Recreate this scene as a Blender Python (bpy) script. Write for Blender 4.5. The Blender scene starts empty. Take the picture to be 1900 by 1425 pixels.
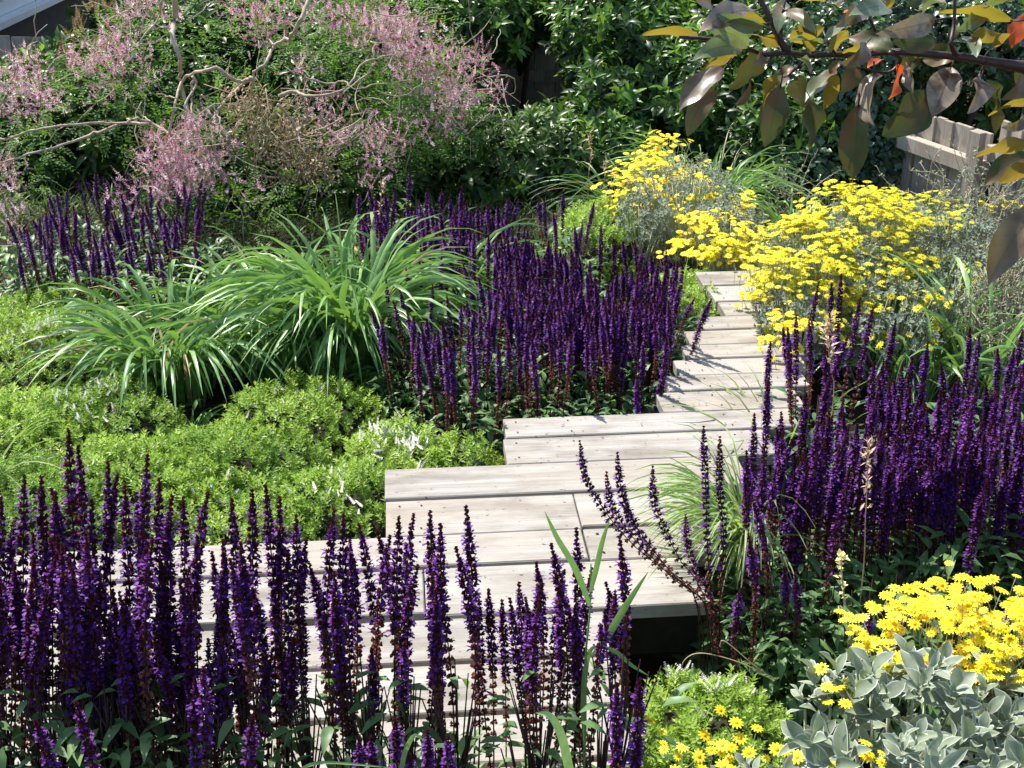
import bpy, math, random
import numpy as np
from mathutils import Vector, Matrix
R = math.radians
rs = np.random.RandomState(7)
random.seed(7)
scene = bpy.context.scene
col = scene.collection
# ------------------------------------------------------------ camera
F, CX, CY, PITCH, H = 2450.0, 950.0, 712.5, R(24.4), 1.70
cam = bpy.data.cameras.new('camera')
cam.sensor_width = 36.0; cam.lens = F/1900*36
cam.clip_start = 0.05; cam.clip_end = 500
camo = bpy.data.objects.new('camera', cam); col.objects.link(camo)
camo.location = (0, 0, H); camo.rotation_euler = (R(90)-PITCH, 0, 0)
scene.camera = camo
# ------------------------------------------------------------ world + sun
ELEV = R(54); sx, sy = -0.62, 0.785
w = bpy.data.worlds.new('World'); scene.world = w; w.use_nodes = True
nt = w.node_tree; bg = nt.nodes['Background']
sky = nt.nodes.new('ShaderNodeTexSky'); sky.sky_type = 'NISHITA'; sky.sun_disc = False
sky.sun_elevation = ELEV; sky.sun_rotation = math.atan2(sx, sy)
nt.links.new(sky.outputs[0], bg.inputs[0]); bg.inputs[1].default_value = 0.12
sd = bpy.data.lights.new('sun', 'SUN'); sd.energy = 4.6; sd.angle = R(0.5); sd.color = (1, .955, .88)
so = bpy.data.objects.new('sun', sd); col.objects.link(so)
ts = Vector((sx*math.cos(ELEV), sy*math.cos(ELEV), math.sin(ELEV))).normalized()
so.rotation_euler = ts.to_track_quat('Z', 'Y').to_euler(); so.location = ts*20
scene.view_settings.view_transform = 'Standard'; scene.view_settings.look = 'None'
scene.view_settings.exposure = 0.9; scene.view_settings.gamma = 1
scene.cycles.max_bounces = 7; scene.cycles.diffuse_bounces = 3; scene.cycles.transmission_bounces = 3
scene.cycles.transparent_max_bounces = 4; scene.cycles.glossy_bounces = 2

# ------------------------------------------------------------ photo geometry -> world points
cp, sp = math.cos(PITCH), math.sin(PITCH)
def ray(px, py):
    a, b = (px-CX), -(py-CY)
    return np.array([a, cp*F + b*sp, -sp*F + b*cp])
def atY(px, py, Y):
    d = ray(px, py); return np.array([0, 0, H]) + d*(Y/d[1])
def atZ(px, py, z):
    d = ray(px, py); return np.array([0, 0, H]) + d*((z-H)/d[2])

# ------------------------------------------------------------ tags
def tag(o, label=None, cat=None, group=None, kind=None):
    if label: o['label'] = label
    if cat: o['category'] = cat
    if group: o['group'] = group
    if kind: o['kind'] = kind
    return o
def empty(name, loc, label, cat, group=None):
    o = bpy.data.objects.new(name, None); col.objects.link(o)
    o.location = tuple(float(q) for q in loc); o.empty_display_size = .05
    return tag(o, label, cat, group)

# ------------------------------------------------------------ materials
def newmat(name):
    m = bpy.data.materials.new(name); m.use_nodes = True
    t = m.node_tree; t.nodes.clear()
    o = t.nodes.new('ShaderNodeOutputMaterial')
    return m, t, o
def N(t, kind, **kw):
    n = t.nodes.new(kind)
    for k, v in kw.items(): setattr(n, k, v)
    return n
def mixc(t, fac, a, b, blend='MIX'):
    n = t.nodes.new('ShaderNodeMix'); n.data_type = 'RGBA'; n.blend_type = blend
    for sock, val in ((n.inputs[0], fac), (n.inputs[6], a), (n.inputs[7], b)):
        if isinstance(val, (int, float)): sock.default_value = val
        elif isinstance(val, tuple): sock.default_value = (*val, 1) if len(val) == 3 else val
        else: t.links.new(val, sock)
    return n.outputs[2]
def mrange(t, v, a, b, c=0., d=1.):
    n = t.nodes.new('ShaderNodeMapRange'); t.links.new(v, n.inputs[0])
    for i, q in enumerate((a, b, c, d)): n.inputs[i+1].default_value = q
    return n.outputs[0]
def attr(t, name):
    n = t.nodes.new('ShaderNodeAttribute'); n.attribute_name = name; return n.outputs['Fac']
def noise(t, scale, detail=3, rough=.55, vec=None, dim='3D'):
    n = t.nodes.new('ShaderNodeTexNoise'); n.inputs['Scale'].default_value = scale
    n.inputs['Detail'].default_value = detail; n.inputs['Roughness'].default_value = rough
    if vec is not None: t.links.new(vec, n.inputs['Vector'])
    return n.outputs[0]
def objco(t, scale=None):
    tc = t.nodes.new('ShaderNodeTexCoord')
    if scale is None: return tc.outputs['Object']
    mp = t.nodes.new('ShaderNodeMapping'); mp.inputs['Scale'].default_value = scale
    t.links.new(tc.outputs['Object'], mp.inputs[0]); return mp.outputs[0]
def leafmat(name, c1, c2, tc, trans=.35, rough=.45, spec=.4, edge=None, patch=None, vein=None, coat=0):
    """two base colours varied leaf by leaf (c1..c2), light passing through in tc"""
    m, t, o = newmat(name)
    c = mixc(t, attr(t, 'rnd'), c1, c2)
    nz = mrange(t, noise(t, 38., 2, .5, objco(t)), .3, .7, .75, 1.25)
    hsv = t.nodes.new('ShaderNodeHueSaturation'); t.links.new(c, hsv.inputs['Color'])
    oi = t.nodes.new('ShaderNodeObjectInfo'); ov = mrange(t, oi.outputs['Random'], 0., 1., .78, 1.22); mm = N(t, 'ShaderNodeMath', operation='MULTIPLY'); t.links.new(nz, mm.inputs[0]); t.links.new(ov, mm.inputs[1]); t.links.new(mm.outputs[0], hsv.inputs['Value'])
    t.links.new(mrange(t, oi.outputs['Random'], 0., 1., .512, .488), hsv.inputs['Hue'])
    c = hsv.outputs[0]
    if patch:
        pf = mrange(t, noise(t, patch[1], 3, .6, objco(t)), .5, .62)
        c = mixc(t, pf, c, patch[0])
    if vein:
        # midrib and side veins
        e, l = attr(t, 'edge'), attr(t, 'along')
        mid = mrange(t, e, .0, .09, .8, 0.)
        mth = N(t, 'ShaderNodeMath', operation='MULTIPLY_ADD'); t.links.new(e, mth.inputs[0]); mth.inputs[1].default_value = -.16; t.links.new(l, mth.inputs[2])
        m2 = N(t, 'ShaderNodeMath', operation='MULTIPLY'); t.links.new(mth.outputs[0], m2.inputs[0]); m2.inputs[1].default_value = 9.
        fr = N(t, 'ShaderNodeMath', operation='FRACT'); t.links.new(m2.outputs[0], fr.inputs[0])
        sv = mrange(t, fr.outputs[0], .0, .14, .45, 0.)
        mx = N(t, 'ShaderNodeMath', operation='MAXIMUM'); t.links.new(mid, mx.inputs[0]); t.links.new(sv, mx.inputs[1])
        c = mixc(t, mx.outputs[0], c, vein)
    if edge:
        c = mixc(t, mrange(t, attr(t, 'edge'), .80, .95, 0., .85), c, edge)
    p = t.nodes.new('ShaderNodeBsdfPrincipled')
    t.links.new(c, p.inputs['Base Color']); p.inputs['Roughness'].default_value = rough
    p.inputs['Specular IOR Level'].default_value = spec
    if coat: p.inputs['Coat Weight'].default_value = coat; p.inputs['Coat Roughness'].default_value = .25
    tr = t.nodes.new('ShaderNodeBsdfTranslucent')
    tcn = mixc(t, .5, tc, c, 'MIX'); t.links.new(mixc(t, attr(t, 'rnd'), tc, tcn), tr.inputs['Color'])
    mx = t.nodes.new('ShaderNodeMixShader'); mx.inputs[0].default_value = trans
    t.links.new(p.outputs[0], mx.inputs[1]); t.links.new(tr.outputs[0], mx.inputs[2]); t.links.new(mx.outputs[0], o.inputs[0])
    return m
def solid(name, c1, c2=None, rough=.7, scale=20., bump=0., stretch=None, spec=.3, detail=4):
    m, t, o = newmat(name); p = t.nodes.new('ShaderNodeBsdfPrincipled')
    v = objco(t, stretch) if stretch else objco(t)
    nz = noise(t, scale, detail, .6, v)
    t.links.new(mixc(t, mrange(t, nz, .3, .7), c1, c2 or tuple(q*.6 for q in c1)), p.inputs['Base Color'])
    p.inputs['Roughness'].default_value = rough; p.inputs['Specular IOR Level'].default_value = spec
    if bump:
        b = t.nodes.new('ShaderNodeBump'); b.inputs['Strength'].default_value = bump; b.inputs['Distance'].default_value = .01
        t.links.new(nz, b.inputs['Height']); t.links.new(b.outputs[0], p.inputs['Normal'])
    t.links.new(p.outputs[0], o.inputs[0]); return m

M = {}
M['violet'] = leafmat('violet petals', (.075, .016, .165), (.19, .045, .31), (.22, .05, .34), .25, .55, .2)
M['calyx'] = leafmat('maroon calyx', (.085, .018, .034), (.15, .034, .058), (.17, .03, .06), .2, .6, .2)
M['spent'] = leafmat('spent calyx', (.16, .058, .045), (.30, .13, .10), (.25, .08, .05), .25, .65, .2)
M['sstem'] = leafmat('dark salvia stem', (.035, .016, .018), (.05, .03, .022), (.05, .03, .02), .0, .6, .2)
M['sleaf'] = leafmat('salvia leaf', (.065, .135, .05), (.16, .28, .10), (.22, .40, .06), .34, .45, .4)
M['hebe'] = leafmat('hebe leaf', (.17, .30, .040), (.39, .54, .11), (.42, .62, .07), .38, .42, .35)
M['hebe_d'] = leafmat('hebe twig', (.05, .07, .02), (.07, .06, .03), (.1, .1, .03), .0, .8, .1)
M['white'] = leafmat('white petal', (.70, .70, .62), (.85, .85, .80), (.8, .8, .7), .3, .6, .2)
M['blade'] = leafmat('grass blade', (.14, .29, .08), (.37, .54, .21), (.32, .58, .07), .24, .38, .42)
M['fineblade'] = leafmat('fine grass blade', (.16, .30, .08), (.34, .46, .18), (.45, .65, .15), .38, .45, .4, edge=(.75, .76, .55))
M['darkblade'] = leafmat('lawn blade', (.05, .10, .025), (.12, .18, .05), (.15, .26, .05), .3, .5, .3)
M['silver'] = leafmat('silver felted leaf', (.19, .235, .16), (.33, .38, .275), (.33, .43, .14), .2, .75, .15, edge=(.78, .80, .74))
M['silver_s'] = leafmat('grey green leaf', (.12, .17, .10), (.25, .30, .20), (.25, .35, .10), .22, .7, .2)
M['yellow'] = leafmat('yellow ray petal', (.86, .74, .015), (.96, .90, .07), (1., .85, .03), .3, .6, .2)
M['disc'] = leafmat('orange flower disc', (.68, .34, .01), (.78, .45, .02), (.6, .3, .02), .0, .8, .1)
M['sstalk'] = leafmat('pale felted stalk', (.42, .44, .30), (.50, .52, .38), (.5, .5, .3), .0, .8, .1)
M['pinnate'] = leafmat('pinnate leaflet', (.055, .13, .03), (.15, .28, .065), (.24, .46, .05), .34, .55, .2)
M['pink'] = leafmat('pink petal', (.60, .38, .43), (.84, .67, .70), (.70, .36, .45), .3, .6, .2)
M['pinkcal'] = leafmat('rose bud', (.28, .06, .09), (.42, .12, .15), (.4, .1, .1), .2, .6, .2)
M['laurel'] = leafmat('evergreen leaf', (.022, .054, .013), (.068, .125, .024), (.12, .26, .025), .22, .40, .38)
M['young'] = leafmat('young evergreen leaf', (.09, .20, .035), (.20, .34, .06), (.35, .6, .06), .35, .35, .45)
M['ivy'] = leafmat('ivy leaf', (.025, .065, .028), (.07, .12, .05), (.08, .2, .04), .12, .3, .55)
M['small'] = leafmat('small grey leaf', (.19, .25, .15), (.38, .44, .30), (.35, .45, .2), .25, .55, .3)
M['candle'] = leafmat('faded flower candle', (.20, .14, .06), (.34, .26, .13), (.3, .2, .1), .15, .8, .1)
M['dead'] = leafmat('dead brown leaf', (.24, .19, .11), (.42, .35, .22), (.4, .25, .1), .2, .8, .1)
M['beige'] = leafmat('dry seed head', (.50, .37, .22), (.66, .52, .34), (.6, .45, .25), .25, .7, .2)
M['cream'] = leafmat('cream petal', (.75, .68, .25), (.85, .78, .45), (.8, .7, .3), .3, .6, .2)
M['red'] = leafmat('red leaf', (.42, .05, .02), (.55, .14, .03), (.8, .12, .02), .35, .45, .3)
M['bronze'] = leafmat('bronze leaf', (.15, .115, .075), (.36, .30, .23), (.26, .19, .03), .22, .36, .6, patch=((.10, .05, .035), 30.), vein=(.14, .06, .03))
M['olive'] = leafmat('olive leaf underside', (.06, .085, .035), (.10, .11, .04), (.13, .16, .03), .18, .45, .4, patch=((.16, .07, .03), 22.), vein=(.05, .06, .02))
M['amber'] = leafmat('amber backlit leaf', (.16, .14, .03), (.24, .16, .04), (.48, .38, .035), .36, .45, .3, patch=((.16, .10, .02), 16.), vein=(.30, .12, .02))
M['bluish'] = leafmat('grey green leaf top', (.11, .16, .08), (.22, .28, .16), (.3, .4, .05), .26, .36, .5, patch=((.16, .11, .06), 20.), vein=(.07, .09, .04))
M['bark'] = solid('pale grey brown bark', (.55, .46, .36), (.34, .26, .18), .8, 40., .5, (1, 1, .3))
M['darkbark'] = solid('dark bark', (.07, .045, .03), (.035, .022, .016), .8, 40., .5)
M['twig'] = solid('purple brown twig', (.07, .030, .025), (.035, .016, .014), .5, 30., .2, spec=.5)
M['soil'] = solid('garden soil', (.055, .036, .022), (.020, .014, .010), .95, 35., .9, detail=8)
M['core'] = solid('dark twiggy stems', (.035, .035, .018), (.02, .018, .010), .95, 60., .9)  # dark twig bark colour for the hebe mound cores
M['whitepaint'] = solid('white painted frame', (.85, .86, .87), (.78, .79, .80), .45, 12.)
M['wall'] = solid('dark rendered wall', (.06, .06, .06), (.04, .04, .04), .8, 20., .2)

def wood(name, c1, c2, c3, stain, axis='x', gr=.35):
    m, t, o = newmat(name); p = t.nodes.new('ShaderNodeBsdfPrincipled')
    s1 = (1.1, 34, 34) if axis == 'x' else (34, 34, 1.1)
    s2 = (3.2, 240, 240) if axis == 'x' else (240, 240, 3.2)
    rn = attr(t, 'rnd')
    def shifted(sc):                                     # every board takes its own piece of the grain
        tc = t.nodes.new('ShaderNodeTexCoord'); mp = t.nodes.new('ShaderNodeMapping'); mp.inputs['Scale'].default_value = sc
        t.links.new(tc.outputs['Object'], mp.inputs[0])
        va = N(t, 'ShaderNodeVectorMath', operation='MULTIPLY_ADD'); cmb = t.nodes.new('ShaderNodeCombineXYZ')
        for i in range(3): t.links.new(rn, cmb.inputs[i])
        t.links.new(cmb.outputs[0], va.inputs[0]); va.inputs[1].default_value = (37, 53, 91); t.links.new(mp.outputs[0], va.inputs[2])
        return va.outputs[0]
    g1 = noise(t, 1., 5, .65, shifted(s1)); g2 = noise(t, 1., 3, .6, shifted(s2)); g3 = noise(t, 4.5, 6, .65, shifted((1, 2.6, 1)))
    c = mixc(t, rn, c1, c2)
    c = mixc(t, mrange(t, g1, .36, .66, 0., .75), c, c3)
    c = mixc(t, mrange(t, g2, .50, .68, 0., gr), c, stain)
    c = mixc(t, mrange(t, g3, .44, .68, 0., .70), c, stain)
    g4 = noise(t, 1.6, 4, .6, shifted((1, 1.8, 1))); c = mixc(t, mrange(t, g4, .45, .68, 0., .45), c, (.40, .33, .25))
    sp_ = mrange(t, noise(t, 55., 2, .5, shifted((1, 1.6, 1))), .69, .74, 0., .75)
    c = mixc(t, sp_, c, tuple(q*.28 for q in stain))
    t.links.new(c, p.inputs['Base Color']); p.inputs['Roughness'].default_value = .8; p.inputs['Specular IOR Level'].default_value = .25
    b = t.nodes.new('ShaderNodeBump'); b.inputs['Strength'].default_value = .35; b.inputs['Distance'].default_value = .004
    ad = N(t, 'ShaderNodeMath', operation='ADD'); t.links.new(g2, ad.inputs[0]); t.links.new(g1, ad.inputs[1])
    t.links.new(ad.outputs[0], b.inputs['Height']); t.links.new(b.outputs[0], p.inputs['Normal'])
    t.links.new(p.outputs[0], o.inputs[0]); return m
M['deck'] = wood('weathered decking', (.355, .335, .30), (.265, .245, .215), (.45, .43, .395), (.15, .122, .095))
M['fence'] = wood('weathered fence board', (.44, .385, .32), (.33, .285, .235), (.54, .49, .42), (.17, .13, .10), 'z', .6)
def glassmat():
    m, t, o = newmat('dark window glass'); p = t.nodes.new('ShaderNodeBsdfPrincipled')
    p.inputs['Base Color'].default_value = (.02, .03, .04, 1); p.inputs['Roughness'].default_value = .05; t.links.new(p.outputs[0], o.inputs[0]); return m
M['glass'] = glassmat()
M['darkwood'] = solid('timber coloured as in shade', (.030, .024, .018), (.016, .013, .010), .85, 25., .4)  # under-deck shade put into the bearers' colour; screw heads share it

# ------------------------------------------------------------ numpy mesh building
class Tm:                      # a small shape to be repeated
    def __init__(s, V, Fs, mi=0, E=None, L=None):
        s.V = np.array(V, float).reshape(-1, 3); s.tot = np.array([len(f) for f in Fs]); s.idx = np.array([i for f in Fs for i in f])
        s.mi = np.full(len(Fs), mi) if np.isscalar(mi) else np.array(mi)
        s.E = np.zeros(len(s.V)) if E is None else np.array(E, float); s.L = np.zeros(len(s.V)) if L is None else np.array(L, float)
    def mat(s, mi):
        o = Tm.__new__(Tm); o.__dict__.update(s.__dict__); o.mi = np.full(len(s.tot), mi); return o
def merge(ts):                 # list of (template, 3x3, offset)
    V, idx, tot, mi, E, L, n = [], [], [], [], [], [], 0
    for t, m, o in ts:
        V.append(t.V @ np.array(m).T + np.array(o)); idx.append(t.idx+n); tot.append(t.tot); mi.append(t.mi); E.append(t.E); L.append(t.L); n += len(t.V)
    r = Tm.__new__(Tm); r.V = np.vstack(V); r.idx = np.concatenate(idx); r.tot = np.concatenate(tot); r.mi = np.concatenate(mi); r.E = np.concatenate(E); r.L = np.concatenate(L); return r
class Geo:
    def __init__(s): s.V, s.idx, s.tot, s.mi, s.E, s.L, s.r, s.n = [], [], [], [], [], [], [], 0
    def inst(s, t, Ms, Ts, rnd=None, mi=None):
        Ms = np.asarray(Ms, float); Ts = np.asarray(Ts, float); k = len(Ts)
        if k == 0: return
        if rnd is None: rnd = rs.rand(k)
        nv = len(t.V)
        V = np.einsum('kij,vj->kvi', Ms, t.V) + Ts[:, None, :]
        s.V.append(V.reshape(-1, 3)); off = (np.arange(k)*nv)[:, None]
        s.idx.append((t.idx[None]+off).ravel()+s.n); s.tot.append(np.tile(t.tot, k))
        s.mi.append(np.tile(t.mi if mi is None else np.full(len(t.tot), mi), k)); s.E.append(np.tile(t.E, k)); s.L.append(np.tile(t.L, k))
        s.r.append(np.repeat(rnd, nv)); s.n += k*nv
    def one(s, t, rnd=.5, mi=None, m=None, o=(0, 0, 0)): s.inst(t, [np.eye(3) if m is None else m], [o], np.array([rnd]), mi)
    def mesh(s, name, mats, smooth=True):
        me = bpy.data.meshes.new(name)
        V = np.vstack(s.V); idx = np.concatenate(s.idx).astype(np.int32); tot = np.concatenate(s.tot).astype(np.int32)
        me.vertices.add(len(V)); me.vertices.foreach_set('co', V.astype(np.float32).ravel())
        me.loops.add(len(idx)); me.loops.foreach_set('vertex_index', idx)
        st = np.concatenate([[0], np.cumsum(tot)[:-1]]).astype(np.int32)
        me.polygons.add(len(tot)); me.polygons.foreach_set('loop_start', st)
        me.polygons.foreach_set('material_index', np.concatenate(s.mi).astype(np.int32))
        me.polygons.foreach_set('use_smooth', np.full(len(tot), smooth))
        for nm, arr in (('rnd', s.r), ('edge', s.E), ('along', s.L)):
            a = me.attributes.new(nm, 'FLOAT', 'POINT'); a.data.foreach_set('value', np.concatenate(arr).astype(np.float32))
        for m in mats: me.materials.append(M[m])
        me.update(calc_edges=True); return me
    def obj(s, name, mats, parent=None, loc=None, smooth=True):
        if loc is not None:
            for i in range(len(s.V)): s.V[i] = s.V[i] - np.asarray(loc, float)
        o = bpy.data.objects.new(name, s.mesh(name, mats, smooth)); col.objects.link(o)
        if loc is not None: o.location = tuple(float(q) for q in loc)
        if parent is not None: o.parent = parent
        return o
def child(name, me, parent, loc=(0, 0, 0), mat=None):
    o = bpy.data.objects.new(name, me); col.objects.link(o); o.parent = parent
    if mat is not None: o.matrix_local = mat
    else: o.location = tuple(float(q) for q in loc)
    return o
def unit(v): v = np.asarray(v, float); return v/np.maximum(np.linalg.norm(v, axis=-1, keepdims=True), 1e-9)
def frames(d, up=None, roll=None, s=1.):
    """matrices whose Y column is d and Z column close to up"""
    d = unit(np.atleast_2d(d)); k = len(d)
    if up is None: up = np.tile([0, 0, 1.], (k, 1))
    up = np.broadcast_to(up, (k, 3)) + rs.normal(0, .02, (k, 3))
    x = unit(np.cross(d, up)); z = np.cross(x, d)
    if roll is not None:
        c, q = np.cos(roll)[:, None], np.sin(roll)[:, None]; x, z = x*c+z*q, z*c-x*q
    s = np.broadcast_to(s, (k,)) if np.ndim(s) < 2 else s
    Mx = np.stack([x, d, z], axis=2)
    return Mx*(s[:, None, None] if np.ndim(s) == 1 else s[:, None, :])
def rdir(k, up=0., spread=1.):
    v = rs.normal(0, 1, (k, 3))*spread; v[:, 2] += up; return unit(v)

# leaf shapes (length 1 along +Y, upper face +Z)
def leaf_t(wd, n=3, fold=.25, droop=.25, curl=0., mi=0, peak=.4, cross=1):
    V, E, L, Fs = [], [], [], []
    for i in range(n+1):
        t = i/n
        hw = wd*.5*(math.sin(math.pi*min(1, t**(math.log(.5)/math.log(peak))))**.8 if 0 < t < 1 else 0.03)
        z = -droop*t*t + .05*math.sin(3*t)
        row = []
        for j in range(-cross, cross+1):
            q = j/cross; row.append(len(V))
            V.append((q*hw, t, z + fold*hw*abs(q)**1.3 + curl*hw*math.sin(t*9+q*2)*abs(q))); E.append(abs(q)); L.append(t)
    m = 2*cross+1
    for i in range(n):
        for j in range(m-1): a = i*m+j; Fs.append((a, a+1, a+m+1, a+m))
    return Tm(V, Fs, mi, E, L)
RH = Tm([(0, 0, 0), (-.5, .45, .06), (0, 1, -.05), (.5, .45, .06), (0, .45, -.05)], [(0, 4, 1), (4, 2, 1), (0, 3, 4), (4, 3, 2)], 0, [0, 1, 1, 1, 0])
def rh(wd, mi=0): return Tm(RH.V*np.array([wd, 1, wd*2]), [(0, 4, 1), (4, 2, 1), (0, 3, 4), (4, 3, 2)], mi, RH.E)
def tube_t(pts, rad, sides=6, mi=0):
    pts = np.array(pts, float); n = len(pts); rad = np.broadcast_to(rad, (n,))
    tg = np.gradient(pts, axis=0); tg = unit(tg); V = []
    up = np.array([.3, .2, 1.]) if abs(tg[0][2]) < .9 else np.array([1., .2, 0])
    for i in range(n):
        x = unit(np.cross(tg[i], up)); y = np.cross(x, tg[i])
        for k in range(sides):
            a = 2*math.pi*k/sides; V.append(pts[i]+rad[i]*(math.cos(a)*x+math.sin(a)*y))
    Fs = [(i*sides+k, i*sides+(k+1) % sides, (i+1)*sides+(k+1) % sides, (i+1)*sides+k) for i in range(n-1) for k in range(sides)]
    Fs.append(tuple(range(sides))[::-1]); Fs.append(tuple((n-1)*sides+k for k in range(sides)))
    return Tm(V, Fs, mi)
def smoothline(pts, n=6):
    pts = np.array(pts, float); out = []
    P = np.vstack([2*pts[0]-pts[1], pts, 2*pts[-1]-pts[-2]])
    for i in range(1, len(P)-2):
        for t in np.linspace(0, 1, n, endpoint=False):
            a, b, c, d = P[i-1:i+3]
            out.append(.5*((2*b)+(-a+c)*t+(2*a-5*b+4*c-d)*t*t+(-a+3*b-3*c+d)*t**3))
    out.append(pts[-1]); return np.array(out)
def ribbon_t(pts, wd, up=(0, 0, 1), fold=.3, mi=0, taper=True, side=None):
    pts = np.array(pts, float); n = len(pts); tg = unit(np.gradient(pts, axis=0)); V, E, L = [], [], []
    for i in range(n):
        t = i/(n-1); x = unit(np.cross(tg[i], side if side is not None else up)); z = np.cross(x, tg[i])
        h = wd*.5*((min(1, .55+t*2.))*(1-t**3.5) if taper else 1)+.0004
        for q in (-1, 0, 1): V.append(pts[i]+x*q*h+z*abs(q)*h*fold); E.append(abs(q)); L.append(t)
    return Tm(V, [(i*3+j, i*3+j+1, i*3+j+4, i*3+j+3) for i in range(n-1) for j in range(2)], mi, E, L)

# ============================================================ GROUND
def gz(x, y):
    """height of the soil"""
    x = np.asarray(x, float); y = np.asarray(y, float)
    z = -.27 + 0*x
    pit = np.exp(-(((x-.34)/.24)**4 + ((y-2.65)/.36)**4)); z = z - .22*pit
    under = np.exp(-(((x-.2)/.75)**6+((y-2.9)/.75)**6)); z = z-.08*under*(1-pit)
    s = np.clip((y-6.4)/2.2, 0, 1); z = z - .75*s*s*(3-2*s)
    return z + .018*np.sin(9*x+3*y)*np.cos(7*y-2*x) + .008*np.sin(31*x+5)*np.sin(27*y)
def grid_ground():
    xs = np.concatenate([np.linspace(-60, -5, 12), np.linspace(-4.8, 4.8, 150), np.linspace(5, 60, 12)])
    ys = np.concatenate([np.linspace(-40, 0, 8), np.linspace(.2, 10.5, 150), np.linspace(11, 90, 14)])
    X, Yy = np.meshgrid(xs, ys); Z = gz(X, Yy); V = np.stack([X.ravel(), Yy.ravel(), Z.ravel()], 1); nx = len(xs)
    Fs = [(j*nx+i, j*nx+i+1, (j+1)*nx+i+1, (j+1)*nx+i) for j in range(len(ys)-1) for i in range(nx-1)]
    g = Geo(); g.one(Tm(V, Fs)); return tag(g.obj('ground', ['soil']), kind='structure')
grid_ground()
# bark chips and fallen leaves on the soil
g = Geo(); k = 9000
X = rs.uniform(-3.2, 3.2, k); Yq = rs.uniform(1.4, 8.0, k); T = np.stack([X, Yq, gz(X, Yq)+.006], 1)
g.inst(rh(.5), frames(np.c_[rs.normal(0, 1, (k, 2)), rs.normal(0, .25, k)], s=rs.uniform(.012, .035, k)), T)
tag(g.obj('bark_mulch', ['dead']), 'brown leaf litter and bark chips scattered over the bed soil', 'mulch', kind='stuff')

# ============================================================ BOARDWALK
DA = R(4.9); du = np.array([math.cos(DA), math.sin(DA)]); dv = np.array([-math.sin(DA), math.cos(DA)])
def uv(px, py, z=0.): p = atZ(px, py, z)[:2]; return float(p@du), float(p@dv)
def bx(x0, x1, y0, y1, z0, z1, b=.003):
    """box with softened long edges"""
    V = []
    for z, i in ((z0, 0.), (z1-b, 0.), (z1, b)):
        V += [(x0+i, y0+i, z), (x1-i, y0+i, z), (x1-i, y1-i, z), (x0+i, y1-i, z)]
    Fs = [(3, 2, 1, 0), (8, 9, 10, 11)]
    for l in (0, 4): Fs += [(l+i, l+(i+1) % 4, l+4+(i+1) % 4, l+4+i) for i in range(4)]
    return Tm(V, Fs)
g = Geo(); G_ = .0045
def vv(x, y): return uv(x, y)[1]
def uu(x, y): return uv(x, y)[0]
# (photo row line that starts the board, row line that ends it, left end, right end) read at x=1361 / x=900
back = [502, 529, 559, 585, 611, 637, 664, 693, 723, 760, 798]
wide = {529: 1, 559: 1, 611: 1, 664: 1, 723: 1, 798: 1}
lv = [vv(1361, q) for q in back]
ul = [uu(1300, 520), uu(1320, 545), uu(1340, 572), uu(1300, 600), uu(1275, 625), uu(1268, 650), uu(1255, 680), uu(1235, 708), uu(1224, 745), uu(932, 770)]
ends = [uu(x, y) for x, y in ((1455,515),(1460,545),(1465,572),(1475,600),(1480,625),(1490,650),(1500,680),(1500,708),(1490,745),(1480,780))]
DECK = []
for i in range(10):
    far, near = lv[i], lv[i+1]
    gp = .013 if back[i+1] in wide else .002
    g.one(bx(ul[i], ends[i], near+gp, far, -.035, -rs.uniform(0, .0015)), rs.rand()); DECK.append((ul[i], ends[i], near, far))
v798, v845, v903 = lv[-1], vv(1361, 845), vv(1361, 903)
g.one(bx(uu(938, 840), uu(1440, 830), v845+.002, v798, -.035, 0), .3); DECK.append((uu(938, 840), uu(1440, 830), v845, v798))
g.one(bx(uu(714, 900), uu(1385, 880), v903+.015, v845, -.035, 0), .7)
v979 = vv(1200, 975); v1053 = vv(900, 1050); uj = uu(1088, 1010)
g.one(bx(uu(716, 950), uj-.001, v979+.002, v903, -.035, -.001), .15)
g.one(bx(-1.35, uj-.003, v1053+.015, v979, -.035, -.0005), .55)
g.one(bx(uj+.002, uu(1360, 940), v979+.014, v903, -.035, 0), .45); DECK.append((-1.38, uu(1325, 1000), vv(1230, 1121), v845))
g.one(bx(uj+.002, uu(1325, 1000), v1053+.008, v979-.001, -.035, -.001), .85)
v1122 = vv(1230, 1121)
g.one(bx(uj-.4, uu(1305, 1080), v1122, v1053, -.035, 0), .25)
g.one(bx(-1.35, uj-.403, vv(900, 1137)+.015, v1053, -.035, -.001), .62)
vs = [min(v1122, vv(900, 1137))-.012, vv(900, 1228), vv(900, 1325), vv(900, 1422), vv(900, 1445)]
ur = uu(1150, 1250)
DECK.append((-1.38, uu(1150, 1250), vs[4], vs[0]))
for i in range(4):
    g.one(bx(-1.38, ur, vs[i+1]+.014, vs[i]-.001, -.035, -rs.uniform(0, .0015)), rs.rand())
dk = g.obj('boardwalk_path', ['deck'], smooth=False); dk.rotation_euler.z = DA
tag(dk, kind='structure')
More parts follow.
